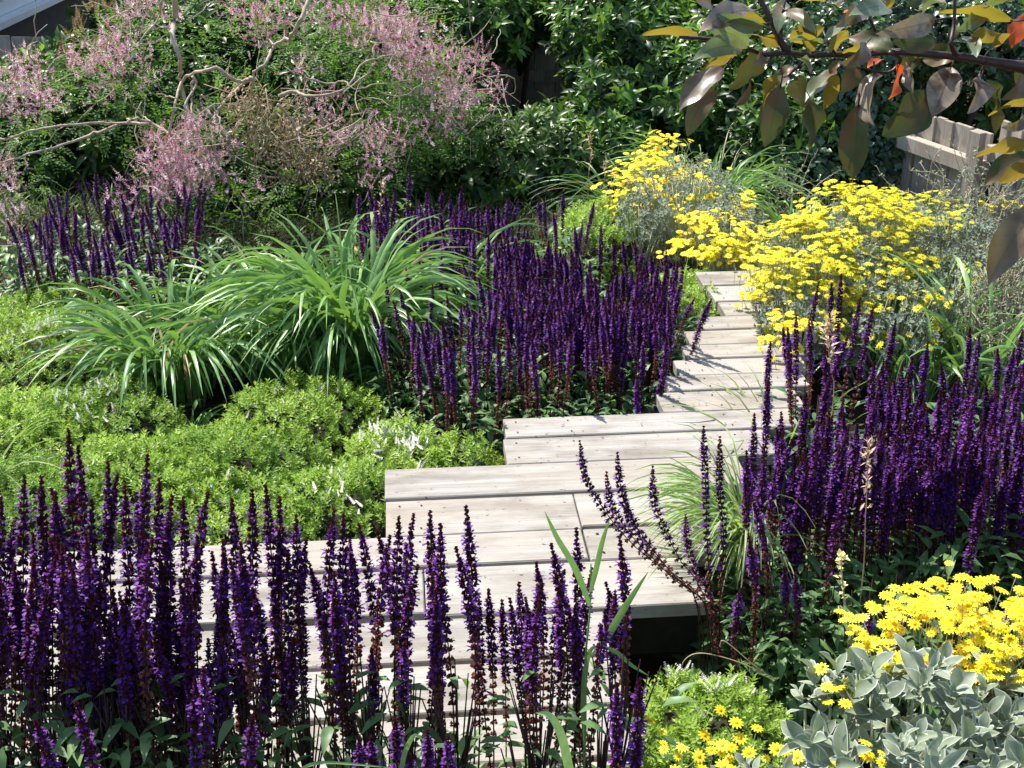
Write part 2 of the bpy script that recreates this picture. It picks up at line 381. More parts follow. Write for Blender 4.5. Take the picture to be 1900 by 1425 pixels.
# bearers set back under the boards
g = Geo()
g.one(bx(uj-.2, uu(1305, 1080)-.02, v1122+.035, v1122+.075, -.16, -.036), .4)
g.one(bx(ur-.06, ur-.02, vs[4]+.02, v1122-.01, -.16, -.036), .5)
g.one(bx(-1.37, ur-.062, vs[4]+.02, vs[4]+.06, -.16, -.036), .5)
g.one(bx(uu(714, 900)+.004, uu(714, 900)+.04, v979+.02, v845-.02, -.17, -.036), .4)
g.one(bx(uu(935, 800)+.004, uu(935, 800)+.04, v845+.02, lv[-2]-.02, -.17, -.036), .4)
def off_deck(c, du_, dv_, m=.05):
    """move a root out from under the boards"""
    c = np.array(c[:2], float)
    for _ in range(200):
        u, v = c@du, c@dv
        if any(a-m < u < b+m and e-m < v < f+m for a, b, e, f in DECK): c = c+(du*du_+dv*dv_)*.02
        else: break
    return c
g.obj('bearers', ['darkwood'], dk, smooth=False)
sc_ = Tm([(math.cos(a)*.0030, math.sin(a)*.0030, 0) for a in np.linspace(0, 6.283, 8, endpoint=False)], [tuple(range(8))]); g = Geo(); SP = []
for a_, b_, e_, f_ in DECK+[(uu(716, 950), uj, v979, v903), (-1.35, uj, v1053, v979), (uj, uu(1325, 1000), v1053, v979), (uj-.4, uu(1305, 1080), v1122, v1053)]:
    if f_-e_ > .35: continue
    for uq in (-1.0, -.5, .02, .46, .93):
        uq = uq if a_+.03 < uq < b_-.03 else None
        if uq is not None: SP += [(uq+rs.normal(0, .004), e_+.035, .0012), (uq+rs.normal(0, .004), f_-.03, .0012)]
    SP += [(a_+.035, e_+.038, .0012), (a_+.035, f_-.03, .0012)]
for i in range(4):
    for uq in (-1.0, -.5, ur-.04): SP += [(uq, vs[i+1]+.04, .0012), (uq, vs[i]-.03, .0012)]
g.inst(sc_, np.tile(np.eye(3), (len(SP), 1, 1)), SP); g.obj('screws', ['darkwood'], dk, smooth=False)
# petals and leaf crumbs dropped on the boards
n = 0; PT = []
while n < 260:
    a_, b_, e_, f_ = DECK[rs.randint(len(DECK))]; u = rs.uniform(a_, b_); v = rs.uniform(e_, f_); PT.append((*(du*u+dv*v), .003)); n += 1
g = Geo(); PT = np.array(PT); k = len(PT); g.inst(rh(.5), frames(np.c_[rs.normal(0, 1, (k, 2)), rs.normal(0, .08, k)], s=rs.uniform(.003, .010, k)), PT, None, 0)
for i in range(k): pass
g.mi = [rs.randint(0, 3, len(m) // 4).repeat(4) for m in g.mi]
tag(g.obj('fallen_petals', ['dead', 'violet', 'sleaf']), 'fallen petals and leaf crumbs lying on the boards', 'plant litter', kind='stuff')


# ============================================================ SALVIA
def spike_mesh(seed, bend, wstart, bloom, sparse, path=None):
    r = np.random.RandomState(seed); g = Geo(); Ln = .6; bloom += .07 if path is None else 0
    if path is not None:
        seg = np.r_[0, np.cumsum(np.linalg.norm(np.diff(path, axis=0), axis=1))]; Ln = seg[-1]
        def axis(z): return np.array([np.interp(z, seg, path[:, i]) for i in range(3)])
    else:
        def axis(z): return np.array([bend*z*(Ln-z)*1.8, bend*.5*math.sin(z*9)*z*(Ln-z), z])
    def tilt(z, d):
        a = axis(min(z+.01, Ln))-axis(max(z-.01, 0)); q = Vector((0, 0, 1)).rotation_difference(Vector(a)).to_matrix(); return d@np.array(q).T
    g.one(tube_t([axis(z) for z in np.linspace(0, Ln-.004, 20)], np.linspace(.0021, .0009, 20), 5), .5, 3)
    cal = Tm([(0, 0, 0), (-.35, .55, -.25), (.35, .55, -.25), (0, .55, .42), (-.42, 1, -.32), (.42, 1, -.32), (0, 1, .5)], [(0, 2, 1), (0, 3, 2), (0, 1, 3), (1, 2, 5, 4), (2, 3, 6, 5), (3, 1, 4, 6)])
    cor = Tm([(-.14, 0, .05), (.14, 0, .05), (-.2, .45, .28), (.2, .45, .28), (-.1, .95, .42), (.1, .95, .42), (0, 1.15, .15),
              (-.16, .35, -.05), (.16, .35, -.05), (-.34, .85, -.3), (.34, .85, -.3), (0, 1.0, -.5)],
             [(0, 1, 3, 2), (2, 3, 5, 4), (4, 5, 6), (0, 7, 8, 1), (7, 9, 10, 8), (9, 11, 10)])
    z = wstart; zs = []
    while z < Ln-.004:
        zs.append(z); t = (z-wstart)/(Ln-wstart); z += (.0150*(1-t)**.9+.0046)*(1.2 if sparse else 1.)*r.uniform(.9, 1.1)
    for z in zs:
        t = (z-wstart)/(Ln-wstart); top = min(1., (Ln-z)/.055); nf = 7 if t > bloom else 6
        ang = r.rand()*.9 + np.arange(nf)*2*math.pi/nf + r.normal(0, .2, nf)
        el = r.normal(.32, .22, nf) + (1-top)*.9
        d = tilt(z, np.stack([np.cos(ang)*np.cos(el), np.sin(ang)*np.cos(el), np.sin(el)], 1))
        b = axis(z) + d*.001 + np.c_[np.zeros((nf, 2)), r.normal(0, .0012, nf)]
        sz = (.0052 + .0016*min(1, t*4))*(.42+.58*top)*r.uniform(.75, 1.2, nf)
        g.inst(cal, frames(d, s=sz), b, r.rand(nf), 1 if t > bloom else 2)
        if t > bloom-.08 and top > .42:
            keep = r.rand(nf) < (.72 if t > bloom+.05 else .35)
            cs = .0088*(.45+.55*top)*r.uniform(.7, 1.25, nf)*(.75 if t > .9 else 1)
            d2 = unit(d+np.c_[np.zeros((nf, 2)), r.normal(.05, .2, nf)])
            g.inst(cor, frames(d2[keep], s=cs[keep]), (b+d*sz[:, None]*.55)[keep], r.rand(keep.sum()), 0)
        if top < .5: g.one(cal, r.rand(), 1, frames([[r.normal(0, .3), r.normal(0, .3), 1]], s=.0045)[0], axis(z))
    lf = leaf_t(.36, 4, .3, .35)
    for z in (.03, .08, .14, .20, .26):
        if z > wstart+.02: continue
        a0 = r.rand()*3
        for k in (0, 1):
            a = a0+k*math.pi; d = np.array([[math.cos(a), math.sin(a), .55+r.rand()*.4]])
            g.inst(lf, frames(d, s=r.uniform(.02, .048)*(1.15-z*1.8)), [axis(z)], None, 4)
    return g.mesh('flower_spike', ['violet', 'calyx', 'spent', 'sstem', 'sleaf'])
SPK = [spike_mesh(s, b, ws, bl, spz) for s, b, ws, bl, spz in
       ((1, .10, .28, .40, 0), (2, -.12, .24, .50, 0), (3, .05, .33, .36, 0), (4, .18, .20, .60, 1), (5, -.20, .27, .45, 0), (6, 0, .36, .28, 0), (7, .30, .24, .55, 1), (8, -.05, .38, .22, 0), (9, .22, .31, .42, 0), (10, .1, .14, .42, 0), (11, -.1, .18, .36, 0), (12, .15, .10, .5, 0), (13, 0, .20, .40, 1))]
SPARSE = [3, 6]
def fol_mesh(seed, rad, h, n):
    g = Geo(); r = np.random.RandomState(seed); lf = leaf_t(.36, 3, .3, .4)
    th = r.rand(n)*6.283; rr = rad*np.sqrt(r.rand(n)); z = h*r.rand(n)**.9*(1-.5*(rr/rad)**2)
    P = np.stack([rr*np.cos(th), rr*np.sin(th), z], 1)
    d = unit(np.stack([np.cos(th), np.sin(th), r.uniform(-.1, 1.1, n)], 1)+r.normal(0, .55, (n, 3)))
    g.inst(lf, frames(d, s=r.uniform(.028, .062, n)), P, r.rand(n), 0)
    for i in range(14):
        a = r.rand()*6.28; q = rad*.8*r.rand(); hh = h*(.6+.4*r.rand())
        g.one(tube_t([(0, 0, -.05), (q*.6*math.cos(a), q*.6*math.sin(a), hh*.5), (q*math.cos(a), q*math.sin(a), hh)], [.002, .0018, .0012], 4), .5, 1)
    return g.mesh('foliage', ['sleaf', 'sstem'])
FOL = [fol_mesh(20+i, .15, .26, 240) for i in range(4)]
FOLS = [fol_mesh(30+i, .12, .14, 90) for i in range(3)]
FOLT = [fol_mesh(40+i, .10, .24, 20) for i in range(3)]

def salvia_bed(key, tips, group, desc, push=(0, 0), nper=8, rootspread=.35, kinds=None, fol=FOL, fscale=1., seed=1, rowlab=('front', 'middle', 'back'), fat=1.0, straight=False):
    """tips: list of (tip point, root z or None, sparse flag)"""
    r = np.random.RandomState(seed); T = np.array([t[0] for t in tips]); k = max(1, len(T)//nper)
    C = T[r.choice(len(T), k, replace=False), :2]
    for _ in range(12):
        a = ((T[:, None, :2]-C[None])**2).sum(2).argmin(1)
        for j in range(k):
            if (a == j).any(): C[j] = T[a == j, :2].mean(0)
    js = [j for j in range(k) if (a == j).any()]
    ycut = np.quantile([C[j][1] for j in js], [.34, .67]); rows = {0: [], 1: [], 2: []}
    for j in js: rows[int(np.searchsorted(ycut, C[j][1]))].append(j)
    for ri in rows:
        rows[ri].sort(key=lambda j: C[j][0]/C[j][1])
        for oi, j in enumerate(rows[ri]):
            n = len(rows[ri])
            o = ORD[oi] + ' from the left' if oi < n-1 else 'at its right end'
            if oi == 0: o = 'at its left end'
            c = off_deck(C[j], *push); z0 = float(gz(c[0], c[1]))
            lab = f'{desc}, {rowlab[ri]} row, {o}'
            e = empty('salvia_plant', (c[0], c[1], z0), lab, 'salvia', group)
            f = child('foliage', fol[r.randint(len(fol))], e, mat=Matrix.Rotation(r.rand()*6.28, 4, 'Z') @ Matrix.Scale(fscale*r.uniform(.85, 1.15), 4))
            if straight:
                for zf in (.22, .34): child('foliage', FOLT[r.randint(3)], e, mat=Matrix.Translation((r.normal(0, .03), 0, zf)) @ Matrix.Rotation(r.rand()*6.28, 4, 'Z'))
            for i in np.where(a == j)[0]:
                tip = T[i]; rt_ = off_deck((c[0]+(tip[0]-c[0])*rootspread, c[1]+(tip[1]-c[1])*rootspread), *push, .02); root = np.array([rt_[0], rt_[1], z0])
                if straight: dp = lambda P: P[1]*cp+(H-P[2])*sp; root[0] = tip[0]*dp(root)/dp(tip)*.8+.2*root[0]+r.normal(0, .02)
                v = Vector(tuple(float(q) for q in tip-root)); L = v.length
                q = v.to_track_quat('Z', 'Y').to_matrix().to_4x4() @ Matrix.Rotation(r.rand()*6.28, 4, 'Z')
                kk = kinds or [0, 2, 3, 4, 5, 7, 8]; vi = tips[i][1] if tips[i][1] is not None else kk[r.randint(len(kk))]
                sc = L/.6; sxy = (.4*sc+.6)*fat
                child('flower_spike', SPK[vi], e, mat=Matrix.Translation(tuple(float(q) for q in root-np.array([c[0], c[1], z0]))) @ q @ Matrix.Diagonal((sxy, sxy, sc, 1)))
ORD = ['first', 'second', 'third', 'fourth', 'fifth', 'sixth', 'seventh', 'eighth', 'ninth', 'tenth', 'eleventh', 'twelfth']

# --- near left bed (tips read from the photo, then shorter ones between them)
fl = [(126,792),(145,824),(274,840),(200,854),(45,879),(76,879),(219,878),(295,884),(94,903),(104,908),(231,896),(492,898),(468,903),(320,916),(340,918),(387,910),(429,921),(519,920),(170,925),(253,911),(3,918),
 (549,953),(573,1043),(620,945),(365,999),(414,999),(637,952),(665,969),(699,980),(649,1002),(741,955),(724,992),(768,952),(798,945),(817,969),(864,936),(845,1012),(906,1090),(888,1100),(931,1110),(945,1107),(963,1078),(975,1108),(995,1041),(1022,1006),(1048,1056),(1069,977),(1098,1053),(1123,1078),(1150,995),(1007,1080),(1051,1107),(1036,1140),(1142,1093),(776,1046),(802,1022),(755,1043),(813,1110),(592,1075),(30,960),(60,985),(20,1010)]
front = [(p, q, 0) for p, q in fl]
low = [(362,1253),(377,1235),(64,1332),(468,1325),(1145,1265),(1187,1255),(733,1329),(793,1352),(687,1363),(760,1396),(832,1363),(667,1363),(1182,1373),(140,1300)]
r_ = np.random.RandomState(5)
tips = []
for p, q, _ in front: tips.append((atY(p, q, 1.96+.10*r_.rand()), None, 1.))
for i in range(112):
    p = r_.uniform(-60, 570); q = r_.uniform(990, 1230); tips.append((atY(p, q, 1.84+.16*r_.rand()), None, 1.))
for i in range(12):
    p = r_.uniform(575, 830); q = r_.uniform(1050, 1220); tips.append((atY(p, q, 1.86+.14*r_.rand()), None, 1.))
for i in range(4):
    p = r_.uniform(890, 1150); q = r_.uniform(1110, 1190); tips.append((atY(p, q, 1.86+.12*r_.rand()), None, 1.))
salvia_bed('near', tips, 'violet salvia clumps along the near edge of the boardwalk', 'tall violet salvia clump in the near bed', (0, -1), 9, .9, fol=FOLS, seed=3, straight=True)
tips = [(atY(p, q, 1.68+.06*r_.rand()), [7, 5, 2][i % 3], 1.) for i, (p, q) in enumerate(low)]
salvia_bed('nearlow', tips, 'short violet salvia clumps at the very front', 'short violet salvia at the bottom edge of the photo', (0, -1), 3, .5, fol=FOLS, seed=4)

# --- right bed
rt = [(1561,505),(1519,525),(1543,522),(1597,551),(1477,583),(1620,569),(1662,591),(1430,632),(1452,605),(1462,608),(1501,593),(1800,606),(1819,618),(1898,611),(1721,632),(1693,659),(1674,675),(1745,672),(1851,645),(1883,645),(1425,705),(1400,766),(1496,726),(1543,692),(1622,669),(1659,702),(1780,699),(1640,665),(1829,712),(1897,702),(1519,780),(1450,763),(1634,793),(1577,867),(1678,787),(1832,888),(1765,760),(1667,736),(1812,733),(1745,733),(1565,736),(1385,835),(1418,850),(1530,640),(1555,600),(1575,620),(1905,660)]
def plane_tip(p, q, z, dz): return atZ(p, q, z+dz)
tips = []
for p, q in rt: tips.append((plane_tip(p, q, .33, r_.normal(0, .02)), None, 1.))
for i in range(175):
    p = r_.uniform(1440, 1960); q = r_.uniform(700, 900) if p > 1500 else r_.uniform(780, 930)
    if q < 760 and p < 1620: continue
    if p < 1500 and i % 2: continue
    t_ = plane_tip(p, q, .31, r_.normal(0, .04)); tips.append((t_ if t_[1] > 2.72 else atY(p, q, 2.68+.1*r_.rand()), None, 1.))
for i in range(5): tips.append((plane_tip(r_.uniform(1365, 1440), r_.uniform(840, 1000), .27, 0), SPARSE[i % 2], 1.))
for p, q in ((1375,1090),(1475,1060),(1455,1050),(1690,1110),(1620,1130)): tips.append((plane_tip(p, q, .12, 0), 3, 1.))
salvia_bed('right', tips, 'violet salvia clumps right of the boardwalk', 'violet salvia clump right of the boardwalk', (1, 0), 11, .62, seed=6, fscale=1.25, fat=1.0, kinds=[0, 1, 2, 4, 5, 9, 10, 12])
# leafy salvia shoots without flowers fill the near side of that bed
leafy = FOL
lc = [(1330,1150),(1390,1190),(1450,1170),(1510,1200),(1570,1180),(1630,1170),(1700,1150),(1770,1120),(1840,1110),(1900,1090),(1360,1090),(1430,1080)]
for i, (p, q) in enumerate(lc):
    c = atZ(p, q, -.14); c[1] -= .12; c[:2] = off_deck(c, .7, -.7, .08); z0 = float(gz(c[0], c[1]))
    e = empty('salvia_plant', (c[0], c[1], z0), f'leafy green clump before the right violet drift, {ORD[i]} from its dark gap', 'salvia', 'leafy salvia clumps without flowers at the right')
    child('foliage', leafy[i % 4], e, mat=Matrix.Rotation(i*1.3, 4, 'Z') @ Matrix.Scale(1.05, 4))
    child('foliage', leafy[(i+1) % 4], e, mat=Matrix.Translation((.03, .08, .10)) @ Matrix.Rotation(i*2.3, 4, 'Z') @ Matrix.Scale(1.15, 4))
# arching thin spikes leaning over the boards
arch = [[(1076,817),(1085,880),(1110,930),(1150,985),(1190,1025),(1240,1065),(1295,1130)],[(1145,835),(1150,900),(1165,950),(1200,1005),(1260,1080),(1312,1140)],[(1125,872),(1130,920),(1147,962),(1190,1015),(1250,1075),(1300,1140)],
 [(1159,899),(1166,960),(1200,1015),(1250,1065),(1318,1150)],[(1211,861),(1212,920),(1225,965),(1262,1040),(1312,1130)],[(1305,788),(1309,900),(1312,1000),(1320,1140)],[(1336,808),(1335,900),(1343,1000),(1335,1150)],[(1272,950),(1275,1000),(1290,1060),(1325,1140)]]
c = atZ(1330, 1230, -.2); c[:2] = off_deck(c, 0, -1, .02); z0 = float(gz(c[0], c[1])); c[2] = z0
e = empty('salvia_plant', c, 'loose salvia with thin spikes arching left over the boards', 'salvia')
child('foliage', FOL[0], e)
for i, pts in enumerate(arch):
    n = len(pts); P = [atY(x, y, 2.42+.16*(1-k/(n-1))+.01*i)-c for k, (x, y) in enumerate(pts)]
    P = smoothline((P+[np.array([.01*i-.04, .01*(i % 3), 0])])[::-1], 5); L = np.linalg.norm(np.diff(P, axis=0), axis=1).sum()
    child('flower_spike', spike_mesh(100+i, 0, L*(.58 if i < 5 else .40), .5 if i < 4 else .45, 1, P), e)

# --- middle bed
mt = [(761,315),(682,343),(667,357),(697,364),(793,349),(820,350),(856,347),(835,364),(866,372),(775,370),(886,381),(904,377),(923,377),(945,364),(963,369),(999,364),(1010,367),(1046,354),(1027,397),(1103,374),(1066,418),(1081,416),(1115,418),(1138,441),(1155,445),(1177,445),(1196,455),(714,357),(734,350),
 (1221,488),(1236,465),(1268,485),(1207,470),(1290,551),(1320,554),(803,527),(829,547),(859,490),(820,470),(888,514),(906,530),(741,534),(716,517),(753,497),(778,477),(866,557),(689,575),(709,590),(729,557),(768,585),(792,588),(876,615),(908,618),(958,574),(967,664),(1021,557),(1032,554),(1091,595),(1128,571),(1138,581),(1182,696),(1229,696),(1228,571),(984,510),(957,477),(1000,480),(1250,520),(1240,560),(1262,530)]
tips = []
for p, q in mt: tips.append((plane_tip(p, q, .19 if q < 600 else .06, r_.normal(0, .015)), None, 1.))
for i in range(330):
    q = r_.uniform(375, 585); x0 = 665 if q < 440 else 960-.1*q; x1 = 900+ (q-375)*1.9 if q < 480 else 1262-(q-480)*.35
    p = r_.uniform(x0, max(x1, x0+40)); tips.append((plane_tip(p, q, .15, r_.normal(0, .03)), None, 1.))
for i in range(48): tips.append((plane_tip(r_.uniform(740, 1250), r_.uniform(560, 640), .11+.12*r_.rand(), 0), None, 1.))
salvia_bed('middle', tips, 'violet salvia clumps behind the boardwalk', 'violet salvia clump in the middle drift', (-.6, .8), 12, .62, fat=1.04, kinds=[9, 10, 11, 12, 3, 1], seed=8, rowlab=('near', 'middle', 'far'), fscale=1.1)
# leafy edge of the middle drift
for i, (p, q) in enumerate([(790,720),(850,735),(910,735),(975,735),(1040,725),(1100,725),(1165,715),(1215,690),(1240,650),(750,690)]):
    c = atZ(p, q, -.12); c[1] += .02; z0 = float(gz(c[0], c[1]))
    e = empty('salvia_plant', (c[0], c[1], z0), f'leafy salvia edging the middle violet drift, {ORD[i]} clump', 'salvia', 'leafy salvia clumps edging the middle drift')
    child('foliage', FOL[i % 4], e, mat=Matrix.Rotation(i*1.7, 4, 'Z') @ Matrix.Scale(1.12, 4))

# --- far left bed
bt = [(178,317),(155,328),(192,327),(234,318),(215,328),(141,333),(104,354),(89,360),(125,350),(280,350),(290,381),(340,337),(354,354),(376,330),(249,340),(74,404),(49,424),(13,408),(268,394),(330,343),(303,414),(322,404)]
tips = [(plane_tip(p, q, .15, r_.normal(0, .02)), None, 1.) for p, q in bt]
for i in range(75):
    p = r_.uniform(30, 385); q = r_.uniform(max(345, 440-p*.6), 470); tips.append((plane_tip(p, q, .10, r_.normal(0, .03)), None, 1.))
salvia_bed('far', tips, 'violet salvia clumps at the back left', 'violet salvia clump in the far left bed', (0, 0), 12, .62, fat=1.12, kinds=[9, 10, 11, 12, 1], seed=9, rowlab=('near', 'middle', 'far'), fscale=1.1)
for i, (p, q) in enumerate([(30,500),(90,515),(150,520),(215,520),(280,510),(340,500),(395,490)]):
    c = atZ(p, q, -.1); z0 = float(gz(c[0], c[1]))
    e = empty('salvia_plant', (c[0], c[1], z0), f'leafy salvia clump below the far left violet spikes, {ORD[i]} from the left', 'salvia', 'leafy salvia clumps at the back left')
    child('foliage', FOL[i % 4], e, mat=Matrix.Rotation(i*1.7, 4, 'Z') @ Matrix.Scale(1.15, 4))

# ============================================================ HEBE MOUNDS
def sprig_t(seed, tiers=5, ln=.0155, h=.034):
    r = np.random.RandomState(seed); L = []; lf = rh(.38)
    for i in range(tiers):
        z = h*(i+.5)/tiers
        for k in range(3 if i < tiers-1 else 4):
            a = k*2*math.pi/(3 if i < tiers-1 else 4)+i*.9+r.normal(0, .2); el = .25+.75*i/tiers+r.normal(0, .1)
            d = np.array([[math.cos(a)*math.cos(el), math.sin(a)*math.cos(el), math.sin(el)]])
            L.append((lf, frames(d, s=ln*r.uniform(.85, 1.15)*(1 if i < tiers-1 else .75))[0], (0, 0, z)))
    m = merge(L); m.V = m.V[:, [0, 2, 1]]*np.array([1, 1, -1]); return m     # grow along +Y
SPR = [sprig_t(s) for s in range(4)]
def bloom_t():
    L = []; pt = rh(.7, 1)
    for i in range(9):
        for k in range(5):
            a = k*1.256+i*.6; el = .3; d = np.array([[math.cos(a), math.sin(a), .5]])
            L.append((pt, frames(d, s=.0052*(1.2-.08*i))[0], (0, 0, .004*i)))
    m = merge(L); m.V = m.V[:, [0, 2, 1]]*np.array([1, 1, -1]); return m
BLM = bloom_t()
def hebe(px, py, wpx, dep, top, label, blooms=0, n=None, seed=0, bloomspot=None, yshift=0.):
    """mound whose top centre shows at (px,py); wpx half width in photo pixels; dep half depth (m)"""
    r = np.random.RandomState(seed+50); mo = r.uniform(.32, .68); c = atZ(px, py, top); c[1] += yshift
    rx = wpx/F*math.hypot(c[1], H-top); base = float(gz(c[0], c[1])); h = top-base
    n = n or int(rx*dep*math.pi*1.35/(.0160**2)); ph = r.rand(6)*6.28
    def surf(u, v):
        rr = np.sqrt(u*u+v*v); b = np.clip(1-rr**2.6, 0, 1)**.5
        X = u*rx; Yq = v*dep
        bump = .030*np.sin(X*21+ph[0])*np.sin(Yq*19+ph[1])+.016*np.sin(X*43+ph[2]+Yq*17)*np.sin(Yq*39+ph[3])
        return b*(h+bump)
    th = r.rand(n)*6.283; q = np.sqrt(r.rand(n))*.995
    # more sprigs on the steep flanks
    q = np.where(r.rand(n) < .35, .8+.195*r.rand(n), q)
    u, v = q*np.cos(th), q*np.sin(th); z = surf(u, v)
    e_ = .02; nx = -(surf(u+e_, v)-z)/(e_*rx); ny = -(surf(u, v+e_)-z)/(e_*dep)
    nrm = unit(np.stack([np.clip(nx, -3, 3), np.clip(ny, -3, 3), np.ones(n)], 1))
    lowz = np.where(q > .8, r.rand(n)**.7, 1); z = z*lowz - r.exponential(.016, n) - .022*(np.sin(u*rx*38+ph[4])*np.sin(v*dep*41+ph[5]) > .45)
    P = np.stack([c[0]+u*rx, c[1]+v*dep, base+z], 1)
    d = unit(nrm*.8+np.array([0, 0, .7])+r.normal(0, .28, (n, 3)))
    g = Geo()
    for s in range(4):
        k = np.arange(n) % 4 == s
        g.inst(SPR[s], frames(d[k], up=r.normal(0, 1, (k.sum(), 3)), s=r.uniform(.8, 1.3, k.sum())), P[k], np.clip(r.normal(mo, .24, k.sum()), 0, 1), 0)
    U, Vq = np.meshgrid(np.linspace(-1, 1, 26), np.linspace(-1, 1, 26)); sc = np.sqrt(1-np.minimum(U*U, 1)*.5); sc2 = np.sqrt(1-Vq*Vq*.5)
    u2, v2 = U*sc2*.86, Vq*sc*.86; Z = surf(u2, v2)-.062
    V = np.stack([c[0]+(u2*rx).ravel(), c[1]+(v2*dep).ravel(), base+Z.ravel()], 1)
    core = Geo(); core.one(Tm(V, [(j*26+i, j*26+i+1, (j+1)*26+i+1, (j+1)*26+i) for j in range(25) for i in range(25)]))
    loc = (c[0], c[1], base); root = empty('hebe_shrub', loc, label, 'hebe shrub', 'low lime green hebe mounds')
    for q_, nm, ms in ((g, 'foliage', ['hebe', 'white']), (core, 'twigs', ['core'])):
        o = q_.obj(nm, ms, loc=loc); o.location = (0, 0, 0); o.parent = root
    if blooms:
        b = Geo(); us = r.normal(0, .28, blooms)+(bloomspot[0] if bloomspot else 0); vs_ = r.normal(0, .28, blooms)+(bloomspot[1] if bloomspot else 0)
        kk = us**2+vs_**2 < .9; us, vs_ = us[kk], vs_[kk]; zz = surf(us, vs_)
        Pb = np.stack([us*rx, vs_*dep, zz+.012], 1)
        b.inst(BLM, frames(rdir(len(Pb), 2.2), up=np.array([1., 0, 0]), s=r.uniform(.7, 1.25, len(Pb))), Pb, None)
        b2 = b.obj('white_blossom', ['hebe', 'white']); b2.parent = root
    return root
hebe(60,620,210,.34,-.06,'lime green hebe mound at the left edge dotted with white blossom',70,seed=1)
hebe(40,770,190,.30,-.07,'lime green hebe mound at the left edge nearer than the blossoming one',0,seed=2)
hebe(170,745,170,.26,-.07,'green hebe mound with white blossom left of the small grass tussock',60,seed=3)
hebe(250,860,240,.30,-.06,'broad lime hebe mound directly behind the tallest near salvia spikes',0,seed=4)
hebe(55,900,230,.28,-.07,'lime hebe mound in the left corner behind the near salvia',0,seed=5)
hebe(560,740,170,.25,-.06,'rounded hebe mound in front of the large grass tussock',12,seed=6)
hebe(440,830,190,.27,-.05,'lime hebe mound at the middle of the left bed with a dark hollow',0,seed=7)
hebe(620,900,175,.24,-.075,'lime hebe mound against the left end of the boards',14,seed=8)
hebe(740,815,130,.20,-.07,'hebe mound with white flower spikes beside the stepped board corner',60,seed=9)
hebe(860,830,95,.13,-.06,'small hebe tuft tucked into the step of the boardwalk',0,seed=10)
hebe(420,930,200,.22,-.09,'lime hebe mound sunk behind the near salvia, touching the long front board',10,seed=11)
hebe(160,560,260,.22,-.10,'distant lime hebe strip below the far left salvia',0,seed=12)
hebe(1275,540,105,.40,-.03,'bright green hebe mound spilling over the left side of the far boards',0,seed=13)
hebe(1110,395,90,.30,.0,'small bright hebe behind the middle salvia drift',0,seed=14,n=900)
hebe(1320,1310,185,.22,-.03,'green hebe mound with faint white bloom beside the near right daisies',45,seed=15,bloomspot=(.0,.5))
hebe(1215,1400,80,.14,-.08,'small green hebe mound at the near right corner of the boards',0,seed=16)
hebe(640,700,100,.16,-.13,'low hebe patch at the foot of the large grass tussock',0,seed=17)

# ============================================================ GRASS TUSSOCKS
def tussock(name, cx, cy, n, ln, wd, label, cat='grass tussock', group=None, mat='blade', spread=.10, lean=(0, 0), seed=0, up=1.25, droop=1.5, az=None, base=None, nseg=9):
    r = np.random.RandomState(seed+200); b0 = float(gz(cx, cy)) if base is None else base; g = Geo()
    for i in range(n):
        a = r.rand()*6.283 if az is None else r.uniform(*az)
        rr = spread*math.sqrt(r.rand()); p = np.array([cx+rr*math.cos(a+r.normal(0, .6)), cy+rr*math.sin(a+r.normal(0, .6)), b0])
        L = ln*r.uniform(.55, 1.12); st = up*r.uniform(.75, 1.15); q = r.uniform(.05, .5)
        d = np.array([math.cos(a)*q+lean[0], math.sin(a)*q+lean[1], st]); d /= np.linalg.norm(d)
        out = np.array([math.cos(a)+lean[0]*1.5, math.sin(a)+lean[1]*1.5, 0]); pts = [p]; dr = droop*r.uniform(.55, 1.3)
        tw = np.array([-math.sin(a), math.cos(a), 0])*r.normal(0, .35)
        for s in range(nseg):
            t = (s+1)/nseg; dd = d+out*.85*t**1.7*dr-np.array([0, 0, 1.])*dr*t**2.4*1.35+tw*t; dd /= np.linalg.norm(dd); p = p+dd*L/nseg; pts.append(p)
        side = np.array([math.cos(a), math.sin(a), .35])+r.normal(0, .3, 3)
        dd_ = r.rand() < .03; g.one(ribbon_t(pts, wd*r.uniform(.6, 1.15)*(.5 if dd_ else 1), side=side, fold=r.uniform(.2, .6)), r.rand(), int(dd_))
    if base is not None: zg = float(gz(cx, cy)); g.one(tube_t([(cx, cy, zg-.02), (cx, cy, (zg+b0)/2), (cx, cy, b0+.03)], [spread*.5, spread*.7, spread*.9], 10), .3, 1)
    o = g.obj(name, [mat, 'beige'], loc=(cx, cy, b0)); return tag(o, label, cat, group)
c = atZ(650, 730, -.27); tussock('grass_tussock', c[0], c[1]+.08, 280, .76, .0240, 'largest arching grass tussock with tall upright blades, centre of the garden', seed=1, spread=.12, droop=1.45, up=1.8)
tussock('grass_tussock', c[0]+.02, c[1]+.05, 100, .70, .025, 'upright leafy heart of the tall grass, tips nodding', seed=21, spread=.07, droop=1.0, up=3.2)
c = atZ(520, 690, -.27); tussock('grass_tussock', c[0], c[1]+.02, 230, .64, .0215, 'wide grass tussock arching left, between the tallest and the smallest', seed=2, spread=.17, lean=(-.22, -.05), droop=1.35, up=1.45)
c = atZ(330, 735, -.27); tussock('grass_tussock', c[0], c[1], 260, .60, .0205, 'left grass tussock rising like a fan out of the lime hebe', seed=3, spread=.12, lean=(-.06, 0), droop=1.5)
c = atZ(830, 640, -.27); tussock('grass_tussock', c[0], c[1]+.1, 90, .60, .014, 'loose pale grass tussock growing through the middle salvia drift', seed=4, spread=.12, droop=1.5)
c = atZ(330, 800, -.20); tussock('grass_tussock', c[0], c[1], 34, .24, .013, 'small drooping grass tuft at the front of the left fan', seed=5, spread=.05, droop=1.9)
